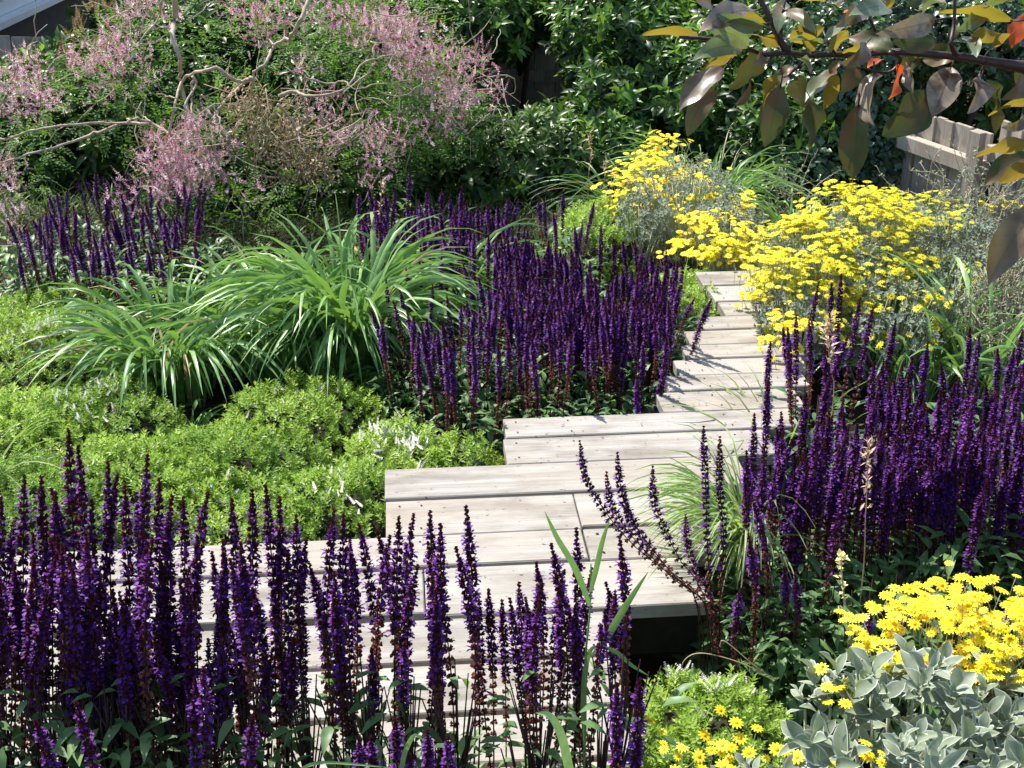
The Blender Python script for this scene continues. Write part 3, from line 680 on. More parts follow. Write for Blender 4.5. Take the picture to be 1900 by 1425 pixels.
c = atZ(1390, 1000, -.02); c[:2] = off_deck(c, 1, 0, .06); tussock('fine_grass', c[0]-.01, c[1]-.06, 260, .42, .0062, 'fine pale variegated grass arching over the right board ends', 'ornamental grass', mat='fineblade', seed=6, spread=.035, az=(2.0, 4.9), up=1.5, droop=1.5, base=-.07)
c = atZ(1330, 480, -.27); tussock('grass_tussock', c[0], c[1]+.5, 240, .62, .011, 'green grass tussock behind the far yellow daisies', seed=7, spread=.14, droop=1.5)
c = atZ(1180, 470, -.27); tussock('fine_grass', c[0], c[1]+.3, 60, .55, .008, 'thin arching grass left of the far yellow daisies', 'ornamental grass', seed=8, spread=.10, lean=(-.2, 0), droop=1.6)
c = atZ(1480, 500, -.27); tussock('grass_tussock', c[0], c[1]+.15, 90, .5, .010, 'grass tussock between the far and the large yellow daisy shrubs', seed=9, spread=.07, lean=(.1, 0), droop=1.6)
c = atZ(1690, 760, -.27); tussock('grass_tussock', c[0], c[1]+.1, 100, .62, .017, 'broad bladed grass between the right salvia and the large daisies', seed=10, spread=.12, droop=1.2)
c = atZ(1830, 790, -.27); tussock('grass_tussock', c[0], c[1]+.1, 26, .68, .022, 'coarse dark green blades beside the right hand salvia', seed=11, spread=.06, droop=.8)
c = atZ(1450, 950, -.27); tussock('fine_grass', c[0], c[1]+.05, 70, .5, .007, 'upright thin grass among the left spikes of the right salvia', 'ornamental grass', mat='fineblade', seed=12, spread=.07, droop=.8)
c = atZ(0, 1010, -.27); tussock('fine_grass', c[0]-.1, c[1]+.1, 90, .42, .006, 'pale fine grass at the left edge behind the near salvia', 'ornamental grass', mat='fineblade', seed=13, spread=.06, lean=(.2, 0), droop=1.6)
# lawn showing between the beds at the back
g = Geo(); k = 16000; X = rs.uniform(-3.6, 1.2, k); Yq = rs.uniform(5.3, 8.3, k)
g.inst(leaf_t(.07, 3, .2, .35), frames(rdir(k, 1.3), s=rs.uniform(.06, .16, k)), np.stack([X, Yq, gz(X, Yq)], 1))
tag(g.obj('lawn', ['darkblade']), 'unmown shaded lawn between the beds and the shrubs', 'lawn', kind='stuff')

# ============================================================ YELLOW DAISY SHRUBS
def daisy_t():
    L = []; pet = Tm([(-.10, .25, 0), (.10, .25, 0), (.17, .65, .05), (-.17, .65, .05), (.08, 1, -.03), (-.08, 1, -.03)], [(0, 1, 2, 3), (3, 2, 4, 5)], 0)
    for k in range(11):
        a = k*2*math.pi/11; L.append((pet, np.array([[math.cos(a), -math.sin(a), 0], [math.sin(a), math.cos(a), 0], [0, 0, 1]]), (0, 0, 0)))
    V = [(0, 0, .16)]; 
    for rr, z in ((.2, .12), (.32, .02)):
        for k in range(9): a = k*2*math.pi/9; V.append((rr*math.cos(a), rr*math.sin(a), z))
    Fs = [(0, 1+k, 1+(k+1) % 9) for k in range(9)]+[(1+k, 10+k, 10+(k+1) % 9, 1+(k+1) % 9) for k in range(9)]
    L.append((Tm(V, Fs, 1), np.eye(3), (0, 0, 0)))
    L.append((tube_t([(.1, 0, -4.6), (.18, 0, -2.2), (0, 0, 0)], [.05, .05, .06], 4, 2), np.eye(3), (0, 0, 0)))
    return merge(L)
DSY = daisy_t(); g = Geo(); g.one(DSY); DSYM = []
for i in range(4):
    g = Geo(); t = daisy_t(); t.V = t.V*np.array([1, 1, 1]); g.one(t, i/3); DSYM.append(g.mesh('flower', ['yellow', 'disc', 'sstalk']))
def silver_ros(n, ln, wd, seed, seg=4, cross=2):
    r = np.random.RandomState(seed); lf = leaf_t(wd, seg, .3, .12, peak=.52, cross=cross); L = []
    for i in range(n):
        a = i*2.4; el = .25+1.0*i/n+r.normal(0, .1); d = np.array([[math.cos(a)*math.cos(el), math.sin(a)*math.cos(el), math.sin(el)]])
        lf = leaf_t(wd*r.uniform(.7, 1.15), seg, r.uniform(.15, .6), r.uniform(-.05, .3), r.uniform(0, .15), peak=.55, cross=cross); L.append((lf, frames(d, s=ln*r.uniform(.6, 1.15)*(1-.45*i/n))[0], (0, 0, ln*.9*i/n)))
    m = merge(L); m.V = m.V[:, [0, 2, 1]]*np.array([1, 1, -1]); return m
def daisy_shrub(label, blobs, fblobs, size, leaf=.035, mat='silver', nros=8, seed=0, seg=3, base=None, lift=0., fmul=1.):
    """blobs: (point, rx, ry, rz, n rosettes); fblobs: (point, rx, ry, rz, n flowers)"""
    r = np.random.RandomState(seed+400); P0 = np.mean([b[0] for b in blobs], 0); z0 = float(gz(P0[0], P0[1]))
    root = empty('daisy_shrub', (P0[0], P0[1], z0), label, 'daisy shrub', 'silver leaved shrubs with yellow daisies'); O = np.array([P0[0], P0[1], z0])
    ros = [silver_ros(nros, leaf, .5, s, seg, 2 if seg > 3 else 1) for s in range(3)]; ros = ros if seg <= 3 else ros+[silver_ros(nros-1+s % 3, leaf, .5, s, seg, 2) for s in range(3, 8)]; g = Geo(); st = Geo()
    for c, rx, ry, rz, n in blobs:
        d = rdir(n, .55); q = r.uniform(.72, 1.02, n)[:, None]; P = np.array(c)-O+d*np.array([rx, ry, rz])*q
        dd = unit(d*.6+np.array([0, -.1, .7])+r.normal(0, .25, (n, 3)))
        for s in range(len(ros)):
            k = np.arange(n) % len(ros) == s; g.inst(ros[s], frames(dd[k], up=r.normal(0, 1, (k.sum(), 3)), s=r.uniform(.55, 1.2, k.sum())), P[k], np.clip(r.normal(.5, .28, k.sum()), 0, 1))
        for i in range(0, n, 3):
            a = np.array([c[0]-O[0]+r.normal(0, .03), c[1]-O[1]+r.normal(0, .03), .0]); st.one(tube_t([a, (a+P[i])*.5+np.array([0, 0, -.02]), P[i]], [.006, .004, .0025], 4))
    g.obj('foliage', [mat]).parent = root; st.obj('stems', ['sstalk']).parent = root
    FP, FD = [], []
    for c, rx, ry, rz, n in fblobs:
        k = max(2, int(n*fmul/6)); d = rdir(k, .7); q = r.uniform(.85, 1.12, k)[:, None]; cc = np.array(c)-O+np.array([0, 0, lift])+d*np.array([rx, ry, rz])*q
        m = r.randint(3, 10, k); hs = size*1.9
        P = np.repeat(cc, m, 0)+r.normal(0, 1, (m.sum(), 3))*np.array([hs, hs, hs*.38]); FP.append(P)      # loose flat heads
        FD.append(unit(np.repeat(d, m, 0)*.3+np.array([-.05, -.1, 1.])+r.normal(0, .22, (m.sum(), 3))))
    FP, FD = np.vstack(FP), np.vstack(FD)
    # flowers come in loose flat heads of a few
    Fm = frames(FD, up=r.normal(0, 1, (len(FD), 3)), s=size*r.uniform(.6, 1.15, len(FD)))
    Fm = np.stack([Fm[:, :, 0], Fm[:, :, 2]*-1, Fm[:, :, 1]], 2)          # template Z -> flower axis
    dist = np.linalg.norm(FP+O-np.array([0, 0, H]), axis=1); od = np.argsort(dist); near, rest = od[:100], od[100:]
    for i in near:
        m4 = Matrix.Identity(4)
        for a in range(3):
            for b in range(3): m4[a][b] = float(Fm[i][a, b])
            m4[a][3] = float(FP[i][a])
        child('flower', DSYM[i % 4], root, mat=m4)
    if len(rest):
        g = Geo(); g.inst(DSY, Fm[rest], FP[rest]); o = g.obj('flower', ['yellow', 'disc', 'sstalk']); o.parent = root; tag(o, kind='stuff')
    return root
def B(px, py, Y, rxp, ryp, dz, n): c = atY(px, py, Y); s = math.hypot(Y, H-c[2])/F; return (c, rxp*s, dz, ryp*s, n)
# large one right of the far boards
daisy_shrub('large sprawling daisy shrub on the right, solid with yellow flowers', 
  [B(1530,500,4.6,130,90,.35,500), B(1650,470,4.9,150,95,.4,650), B(1470,600,4.2,70,70,.22,260), B(1640,590,4.3,120,70,.25,380), B(1760,470,5.0,110,90,.4,420), B(1760,560,4.5,110,60,.3,300)],
  [B(1590,450,4.75,105,80,.30,320), B(1500,510,4.5,95,75,.28,300), B(1445,570,4.25,45,85,.16,170), B(1660,440,4.95,110,60,.30,210), B(1650,590,4.3,110,45,.2,150), B(1530,590,4.25,70,40,.2,90), B(1600,520,4.5,90,50,.25,120), B(1740,540,4.6,80,50,.2,50), B(1790,400,5.2,90,25,.2,30), B(1475,640,3.95,45,30,.1,40)],
  .0165, .026, seed=1, lift=.03, fmul=1.55)
daisy_shrub('daisy shrub at the far end of the boards, flowers rising to a peak',
  [B(1270,390,5.6,110,90,.35,500), B(1350,440,5.2,75,60,.25,280), B(1190,410,5.5,50,40,.2,120)],
  [B(1235,310,6.0,50,45,.2,90), B(1210,350,5.8,70,40,.25,140), B(1180,380,5.7,50,35,.2,80), B(1290,370,5.6,60,40,.2,80), B(1340,455,5.1,70,45,.2,200), B(1375,410,5.3,25,40,.12,24), B(1260,465,5.2,30,20,.1,25)],
  .0172, .026, seed=2, lift=.025, fmul=1.35)
# near right corner: the large felted leaves
daisy_shrub('near corner daisy shrub with large felted silver leaves',
  [B(1560,1370,1.80,85,75,.08,18), B(1680,1330,1.85,100,80,.09,22), B(1790,1370,1.85,100,80,.09,20), B(1490,1415,1.72,40,50,.05,5), B(1680,1430,1.66,110,50,.06,13), B(1860,1360,1.86,60,70,.07,10), B(1860,1440,1.7,80,40,.06,8)],
  [B(1690,1170,2.08,70,50,.05,40), B(1760,1200,2.05,110,70,.07,80), B(1850,1190,2.0,80,90,.07,80), B(1900,1220,1.95,40,90,.05,30), B(1640,1225,2.0,55,40,.05,34), B(1860,1290,1.88,60,60,.05,34), B(1745,1120,2.15,50,30,.03,12), B(1580,1300,1.80,25,15,.02,6), B(1740,1270,1.95,80,35,.04,36)],
  .0138, .070, 'silver', 7, seed=3, seg=5, lift=.015, fmul=1.25)
daisy_shrub('low daisy plant with yellow heads at the bottom edge of the photo',
  [B(1330,1470,1.70,100,20,.05,12), B(1420,1450,1.70,30,30,.04,4)], [B(1370,1385,1.82,50,30,.04,20), B(1280,1400,1.78,60,35,.04,22), B(1250,1360,1.85,20,15,.02,4), B(1560,1430,1.66,60,12,.03,6)], .0135, .04, 'silver', 6, seed=4, seg=4)

# ============================================================ SHRUBS AT THE BACK
def rosette_t(n, ln, wd, seed, seg=3, droop=.2, tiers=1.0):
    r = np.random.RandomState(seed); lf = leaf_t(wd, seg, .35, droop); L = []
    for i in range(n):
        a = i*2.4+r.normal(0, .2); el = .05+.8*i/n+r.normal(0, .15); d = np.array([[math.cos(a)*math.cos(el), math.sin(a)*math.cos(el), math.sin(el)]])
        L.append((lf, frames(d, s=ln*r.uniform(.75, 1.1))[0], (0, 0, ln*tiers*i/n)))
    m = merge(L); m.V = m.V[:, [0, 2, 1]]*np.array([1, 1, -1]); return m
LR = [rosette_t(9, .075, .36, s) for s in range(4)]
def evergreen(name, label, cat, blobs, tmpl, mats, young=.15, size=1., seed=0, group=None, trunk=True, extra=None, barkm='darkbark', fill=.8):
    r = np.random.RandomState(seed+700); P0 = np.mean([b[0] for b in blobs], 0); z0 = float(gz(P0[0], P0[1])); O = np.array([P0[0], P0[1], z0])
    root = empty(name, O, label, cat, group); g = Geo(); t = Geo()
    for c, rx, ry, rz, n in blobs:
        d = rdir(n, .1); q = np.where(r.rand(n) < fill, r.uniform(.75, 1.05, n), r.uniform(.3, .75, n))[:, None]
        lump = 1+.22*np.sin(d[:, :1]*7+c[0]*9)*np.sin(d[:, 2:]*8+c[2]*5)*np.cos(d[:, 1:2]*6)
        P = np.array(c)-O+d*np.array([rx, ry, rz])*q*lump
        dd = unit(d*.8+np.array([0, -.15, .55])+r.normal(0, .35, (n, 3)))
        yg = r.rand(n) < young*(1+d[:, 2]*1.4)
        for s in range(len(tmpl)):
            for fl_, mi in ((yg, 1), (~yg, 0)):
                k = (np.arange(n) % len(tmpl) == s) & fl_
                g.inst(tmpl[s], frames(dd[k], up=r.normal(0, 1, (k.sum(), 3)), s=size*r.uniform(.7, 1.25, k.sum())), P[k], None, mi)
        if trunk:
            a = np.array([(c[0]-O[0])*.25, (c[1]-O[1])*.25, 0]); e2 = np.array(c)-O
            t.one(tube_t(smoothline([a, a*.5+e2*.5+np.array([.05, 0, -.08]), e2], 4), np.linspace(.03, .012, 9), 6))
            for i in range(0, n, max(1, n//40)): t.one(tube_t([e2*.7+a*.3, (e2+P[i])*.5, P[i]], [.010, .006, .003], 4))
    g.obj('crown', mats).parent = root
    if trunk: t.obj('trunk', [barkm]).parent = root
    return root
EG = 'evergreen shrubs along the back fence'
evergreen('evergreen_shrub', 'dark glossy evergreen behind the middle salvia, below the fence gap', 'evergreen shrub', [B(800,270,7.2,120,90,.45,700), B(930,320,6.9,100,70,.4,520), B(700,330,6.8,90,70,.4,380), B(1020,300,7.0,80,80,.4,420)], LR, ['laurel', 'young'], .06, seed=1, group=EG)
evergreen('evergreen_shrub', 'bright topped evergreen right of the dark fence panel', 'evergreen shrub', [B(1135,190,7.6,65,90,.4,500), B(1150,60,7.9,110,80,.4,800), B(1130,290,7.2,70,60,.35,460), B(1220,170,7.7,60,110,.4,520)], LR, ['laurel', 'young'], .32, seed=2, group=EG)
evergreen('evergreen_shrub', 'tall evergreen above the pink shrub and left of the fence panel', 'evergreen shrub', [B(860,40,8.2,110,70,.4,850), B(760,60,8.0,90,100,.4,500), B(990,10,8.5,90,45,.3,380)], LR, ['laurel', 'young'], .3, seed=3, group=EG)
evergreen('evergreen_shrub', 'deep green evergreen under the hanging bronze leaves', 'evergreen shrub', [B(1330,200,7.4,110,120,.4,900), B(1440,270,7.0,90,100,.4,700), B(1400,120,7.7,120,90,.4,560)], LR, ['laurel', 'young'], .2, seed=4, group=EG)
evergreen('evergreen_shrub', 'shaded evergreen with faded flower candles at the left corner', 'evergreen shrub', [B(190,170,7.8,140,70,.5,600), B(60,250,7.4,170,110,.5,800), B(260,210,7.4,140,120,.5,800), B(420,100,8.0,150,120,.4,700), B(560,130,8.0,130,150,.4,700), B(340,30,8.4,120,60,.4,450)], LR, ['laurel', 'young'], .05, seed=5, size=1.15, group=EG)
evergreen('evergreen_shrub', 'low dark evergreen under the middle of the pink shrub', 'evergreen shrub', [B(560,320,6.9,130,80,.4,600), B(430,330,6.8,110,70,.35,400), B(640,200,7.6,120,130,.4,600)], LR, ['laurel', 'young'], .08, seed=6, group=EG)
# faded candles of the left evergreen
root = empty('faded_flower_candles', atY(180, 60, 7.4), 'brown faded flower candles standing on the left corner evergreen', 'seed heads'); O = np.array(root.location)
cnd = Geo(); ct = merge([(rh(.7), frames([[math.cos(i*2.4), math.sin(i*2.4), .9]], s=.022*(1.1-i/60))[0], (0, 0, .0028*i)) for i in range(46)])
ct.V = ct.V[:, [0, 2, 1]]*np.array([1, 1, -1])
pts = [(165,40),(175,15),(195,20),(140,85),(150,70),(140,60),(120,110),(70,130),(150,165),(150,190),(160,265),(180,262),(75,320),(250,15),(230,35),(310,190)]
for (p, q) in pts:
    for j in range(3): cnd.inst(ct, frames(rdir(1, 2.5), up=np.array([1., 0, 0]), s=.9), [atY(p+rs.normal(0, 9), q+rs.normal(0, 8), 7.1+.2*rs.rand())-O])
cnd.obj('seed_heads', ['candle']).parent = root
# hedge beyond the fence closes the view
evergreen('hedge', 'tall dark hedge beyond the back fence', 'hedge', [(np.array([x, 9.9+.3*math.sin(x*3), .35]), .75, .45, 1.5, 800) for x in np.arange(-2.3, 5.2, .85)], LR[:2], ['laurel', 'young'], .12, size=1.7, seed=8)
evergreen('ivy_thicket', 'ivy clad thicket beside the pale fence on the right', 'ivy', [B(1560,150,7.1,130,130,.35,1300), B(1600,280,6.9,80,90,.3,900), B(1720,60,7.3,160,90,.3,900), B(1870,60,7.0,120,80,.3,600), B(1500,320,6.7,80,60,.25,450)],
   [rosette_t(5, .045, .85, 60+i, 2, .3, 1.4) for i in range(3)], ['ivy', 'young'], .07, seed=9)

# pink flowering shrub
def pinn_t(seed):
    r = np.random.RandomState(seed); lf = rh(.48); L = []
    for i in range(5):
        y = .018+.016*i
        for s_ in (-1, 1): L.append((lf, frames([[s_, .55, r.normal(0, .15)]], s=.023*(1-.05*i))[0], (0, y, -.25*y*y*8)))
    L.append((lf, frames([[0, 1, -.2]], s=.022)[0], (0, .098, -.012))); return merge(L)
PN = [pinn_t(i) for i in range(3)]
def race_t(seed):
    r = np.random.RandomState(seed); L = []; pt = rh(.6)
    for i in range(26):
        a = i*2.4; z = .0035*i; s_ = .0135*(1-i/40)
        L.append((pt.mat(1 if i > 19 else 0), frames([[math.cos(a), math.sin(a), .35+r.normal(0, .3)]], s=s_*r.uniform(.8, 1.2))[0], (0, 0, z)))
        if i % 3 == 0: L.append((pt.mat(1), frames([[math.cos(a+1), math.sin(a+1), .1]], s=.008)[0], (0, 0, z)))
    m = merge(L); m.V = m.V[:, [0, 2, 1]]*np.array([1, 1, -1]); return m
RC = [race_t(i) for i in range(3)]
r = np.random.RandomState(77)
O = atZ(470, 440, -.3); O[1] = 6.5; O[2] = float(gz(O[0], O[1]))
root = empty('pink_flowering_shrub', O, 'wide spreading shrub with pink flower sprays and bare pale branches', 'flowering shrub')
g = Geo(); gp = Geo(); gd = Geo()
green = [(220,130,6.8,90,80,230),(60,210,6.5,80,100,220),(330,60,7.0,130,80,260),(700,110,6.8,160,120,560),(830,190,6.7,80,90,260),(620,60,7.0,120,80,260),(330,300,6.3,80,90,240),(700,280,6.5,110,60,260),(500,60,7.1,90,70,180),(230,200,6.6,80,60,130),(420,250,6.4,90,110,200),(760,210,6.5,110,80,260),(560,330,6.4,90,60,150),(20,330,6.1,60,90,110),(450,400,6.0,90,50,130)]
for p, q, Y, a, b, n in green:
    c, rx, ry, rz, n = B(p, q, Y, a, b, .42, int(n*.8)); d = rdir(n, .2); P = c+d*np.array([rx, ry, rz])*(r.rand(n)**.4)[:, None]-O
    for s in range(3):
        k = np.arange(n) % 3 == s; g.inst(PN[s], frames(unit(d[k]+r.normal(0, .6, (k.sum(), 3))+np.array([0, -.2, .1])), s=r.uniform(.8, 1.25, k.sum())), P[k])
pinkb = [(690,45,6.7,60,35,70),(740,60,6.65,40,40,50),(770,90,6.6,60,45,80),(800,140,6.55,55,40,80),(840,190,6.5,45,35,80),(735,90,6.6,50,50,60),(870,120,6.6,35,35,40),(710,270,6.3,45,30,40),(690,240,6.3,60,30,26),(625,30,6.8,60,40,60),(470,25,6.9,50,30,50),(490,60,6.9,40,35,40),(560,130,6.6,30,25,16),(215,75,6.6,30,30,40),(170,110,6.5,40,25,45),(230,110,6.6,50,35,45),(190,165,6.5,35,30,25),(280,150,6.5,20,15,8),(35,160,6.2,55,35,75),(60,200,6.2,50,30,40),(20,140,6.2,40,30,20),(40,110,6.3,20,15,12),(340,310,6.0,60,40,130),(310,275,6.05,40,30,60),(365,235,6.15,30,25,45),(300,340,6.0,40,25,50),(345,350,5.9,50,20,40),(420,290,6.1,20,40,20),(600,205,6.4,40,35,30),(620,250,6.3,25,35,20),(300,20,6.9,40,30,30),(260,20,6.9,30,20,20),(550,15,6.9,30,20,14),(820,240,6.4,40,20,22),(10,320,6.0,25,50,28),(25,400,5.7,25,40,26),(910,160,6.6,18,35,16),(700,320,6.2,40,15,16),(230,370,5.7,25,30,14),(470,340,6.0,60,25,12)]
for p, q, Y, a, b, n in pinkb:
    n = int(n*1.7)
    c, rx, ry, rz, n = B(p, q, Y-.3, a*1.35, b*1.35, .24, n); d = rdir(n, 0); P = c+d*np.array([rx, ry, rz])*(r.rand(n)**.5)[:, None]-O
    for s in range(3):
        k = np.arange(n) % 3 == s; gp.inst(RC[s], frames(rdir(k.sum(), 1.3), up=r.normal(0, 1, (k.sum(), 3)), s=r.uniform(.42, .95, k.sum())), P[k])
for p, q, Y, a, b, n in [(500,230,6.0,85,65,480),(560,275,5.95,75,60,380),(455,185,6.1,50,45,200),(590,320,5.9,50,35,130),(530,300,5.9,75,40,170)]:
    c, rx, ry, rz, n = B(p, q, Y, a, b, .2, n); d = rdir(n, 0); P = c+d*np.array([rx, ry, rz])*(r.rand(n)**.4)[:, None]-O
    gd.inst(rh(.45), frames(rdir(n, -.4), s=r.uniform(.015, .035, n)), P)
    for i in range(0, n, 9):
        v = r.normal(0, .05, 3)+np.array([0, 0, -.03]); gd.one(tube_t([P[i]-v, P[i]+r.normal(0, .01, 3), P[i]+v], .0018, 4), r.rand())
g.obj('foliage', ['pinnate']).parent = root; gp.obj('flower_sprays', ['pink', 'pinkcal']).parent = root; gd.obj('dead_twigs', ['dead']).parent = root
z1 = .3368
limbs = [([(1760,-260),(1720,-90),(1690,20),(1640,140),(1590,210),(1510,250),(1470,340),(1400,400),(1390,520)],6.3,.016,.009),([(1510,250),(1465,190),(1470,140),(1515,70)],6.3,.008,.004),([(1400,430),(1330,450),(1270,430),(1190,375),(1060,410),(1000,460),(960,600),(930,740)],6.25,.013,.009),
 ([(1060,420),(1080,460),(1030,560),(1020,700)],6.2,.010,.006),([(1062,440),(1055,540),(1060,640)],6.2,.008,.005),([(950,745),(820,670),(720,655),(705,675)],6.2,.011,.006),([(820,685),(640,680),(500,680),(280,700),(100,745),(-60,785)],6.1,.010,.007),([(640,700),(520,735),(400,780),(200,840),(-40,910)],6.1,.010,.007),([(730,575),(780,630),(830,670)],6.15,.004,.006),
 ([(1540,530),(1620,505),(1700,530),(1900,490),(2010,340),(2180,300)],6.3,.013,.004),([(1680,430),(1800,460),(1900,450),(1960,490),(2110,460),(2280,440)],6.25,.006,.003),([(1880,520),(2030,400),(2060,350)],6.25,.006,.003),([(970,-120),(965,100),(950,200),(990,330),(990,420)],6.5,.022,.014),([(890,0),(870,100),(760,240)],6.5,.008,.004),([(1530,570),(1620,680),(1650,760),(1690,860)],6.1,.009,.004),
 ([(1110,520),(1180,600),(1220,690),(1260,750)],6.15,.006,.004),([(860,515),(910,525),(970,540)],6.2,.004,.005),([(240,700),(230,650),(205,610)],6.1,.006,.003),([(1240,790),(1050,820),(930,840)],6.0,.004,.004),([(600,105),(650,85),(710,55)],6.6,.005,.004),([(990,420),(1010,520),(1060,700),(1180,900),(1330,1100),(1394,1290)],6.6,.012,.018),([(1395,440),(1330,470),(1240,560),(1180,680),(1200,900),(1330,1100)],6.6,.010,.014),([(680,850),(760,890),(820,910)],6.0,.003,.004),([(1380,600),(1340,650),(1290,700)],6.1,.004,.003)]
t = Geo(); gt_ = Geo()
for pts, Y, r0, r1 in limbs:
    P = [atY(x*z1, y*z1, Y-.42+.08*math.sin(i*1.7))-O for i, (x, y) in enumerate(pts)]; L = smoothline(P, 5)+0
    L = L+np.random.RandomState(len(pts)).normal(0, .003, L.shape); t.one(tube_t(L, np.linspace(r0*.68, r1*.62, len(L)), 7))
for bx_ in (-.12, .1, .3):
    t.one(tube_t(smoothline([(bx_*.3, .1, 0), (bx_, .12, .25), (bx_*2.5, .15, .5)], 4), np.linspace(.03, .012, 9), 7))
rt = np.random.RandomState(3)
for i in range(150):                                   # fine tangled twigs
    p, q, Y, a, b, n = pinkb[rt.randint(len(pinkb))]; c = atY(p+rt.normal(0, a*.8), q+rt.normal(0, b*.8), Y-.3+rt.normal(0, .1))-O; d = unit(rt.normal(0, 1, 3)+np.array([0, 0, .2])); pts = [c]
    for s_ in range(6): d = unit(d+rt.normal(0, .35, 3)+np.array([0, 0, -.06])); pts.append(pts[-1]+d*.05)
    gt_.one(tube_t(pts, np.linspace(.0032, .0012, 7), 4))
gt_.obj('twigs', ['bark']).parent = root
t.obj('trunk', ['bark']).parent = root

# wiry small leaved shrub at the right edge
def wiry(label, blobs, mats, seed, n_st=40, lf=.016):
    r = np.random.RandomState(seed); P0 = np.mean([b[0] for b in blobs], 0); O = np.array([P0[0], P0[1], float(gz(P0[0], P0[1]))])
    root = empty('wiry_shrub', O, label, 'small leaved shrub'); g = Geo(); t = Geo()
    for c, rx, ry, rz, n in blobs:
        for i in range(n):
            a = np.array(c)-O+np.array([r.normal(0, rx*.5), r.normal(0, ry*.5), -rz*.9]); d = unit(np.array([r.normal(0, .5), r.normal(0, .4), .9])); L = rz*r.uniform(.7, 1.9); pts = [a]
            for s in range(7): d = unit(d+r.normal(0, .22, 3)); pts.append(pts[-1]+d*L/7)
            pts = np.array(pts); t.one(tube_t(pts, np.linspace(.003, .0012, 8), 4))
            m = int(L/.014); q = r.rand(m)*6.99; ii = q.astype(int); f = (q-ii)[:, None]; Pp = pts[ii]*(1-f)+pts[ii+1]*f
            g.inst(rh(.62), frames(rdir(m, .4), s=lf*r.uniform(.6, 1.2, m)), Pp)
    g.obj('foliage', mats).parent = root; t.obj('stems', ['bark']).parent = root; return root
wiry('grey leaved wiry shrub against the pale fence at the right edge', [B(1840,330,5.2,90,90,.25,60), B(1750,390,5.2,90,60,.25,50), B(1860,420,5.0,90,70,.25,70), B(1820,500,4.6,100,60,.25,60), B(1780,450,4.9,90,50,.2,50)], ['small'], 3)
wiry('dark wiry shrub at the right edge above the salvia', [B(1860,570,4.2,80,70,.2,90), B(1900,500,4.3,60,60,.2,60)], ['silver_s'], 4)
wiry('thin grey seedlings in the shade left of the large daisies', [B(1440,360,6.2,70,60,.2,36), B(1480,310,6.4,30,60,.15,20)], ['silver_s'], 5, lf=.022)

# ============================================================ FENCES AND HOUSE
def fence(label, A, Bp, ztop, zbot, nb, rail=True, posts=(0, 1), mat='fence', seed=0, railz=-.12, wavy=0.):
    r = np.random.RandomState(seed); A = np.array(A, float); Bp = np.array(Bp, float); L = np.linalg.norm(Bp-A); ang = math.atan2(Bp[1]-A[1], Bp[0]-A[0])
    root = empty('garden_fence', (A[0], A[1], zbot), label, 'fence', 'weathered board fences'); root.rotation_euler.z = ang; h = ztop-zbot; w_ = L/nb
    g = Geo()
    for i in range(nb): g.one(bx(i*w_+.002, (i+1)*w_-.004, (i % 2)*.012, .018+(i % 2)*.012, 0, h+r.normal(0, .004)), r.rand())
    o = g.obj('board_panel', [mat], smooth=False); o.parent = root
    if rail:
        for z_ in (h+railz, .3):
            g = Geo(); g.one(bx(0, L, -.058, -.003, z_-.035, z_+.035), r.rand()); g.obj('rail', [mat], smooth=False).parent = root
    for p in posts:
        g = Geo(); g.one(bx(p*L-.036, p*L+.036, -.10, -.061, 0, h+.02), .9); g.obj('post', [mat], smooth=False).parent = root
    return root
fence('dark shaded board fence behind the evergreens at the back', (-3.4, 8.75), (2.6, 8.55), 1.7-8.6*math.tan(PITCH-math.atan(637/F)), -1.15, 44, posts=(.1, .4, .62, .9), seed=1, railz=-.22)
a = atY(1690, 185, 6.60); b = atY(1845, 215, 6.05)
fence('pale sunlit board fence panel with a bright rail at the right', a[:2], b[:2], float(a[2])-.04, -.95, 9, posts=(1,), seed=2, railz=-.16)
c2 = atY(2060, 215, 5.3)
fence('pale fence panel running out of the photo at the right edge', (b[0]+.03, b[1]-.02), c2[:2], float(b[2])-.02, -.9, 13, posts=(1,), seed=3, railz=-.14)

# house with a white window, top left corner
root = empty('house', (-3.86, 9.3, -1.1), 'dark walled house with a white framed window, top left corner', 'house')
zs = .12
def part(nm, t, mat, par, rnd=.5): g = Geo(); g.one(t, rnd); o = g.obj(nm, [mat], smooth=False); o.parent = par; return o
part('wall', bx(-3., -.02, 0, 5.5, 0, zs+1.1-.06, .0), 'wall', root); part('upper_wall', bx(-3., -.02, 0, 5.5, zs+2.5, 4.2, .0), 'wall', root)
win = part('window', bx(-.045, -.03, .2, 5.2, zs+1.1+.002, zs+2.45, .0), 'glass', root)
for y0, y1, za, zb in ((.12, 5.3, .0, .09), (.12, 5.3, 1.32, 1.40), (.12, .20, .09, 1.32), (.95, 1.02, .09, 1.32), (1.9, 1.97, .09, 1.32), (3.4, 3.47, .09, 1.32)):
    part('frame', bx(-.06, .02, y0, y1, zs+1.1+za, zs+1.1+zb), 'whitepaint', win)
part('sill', bx(-.05, .12, .05, 5.4, zs+1.1-.055, zs+1.1-.004), 'whitepaint', win)

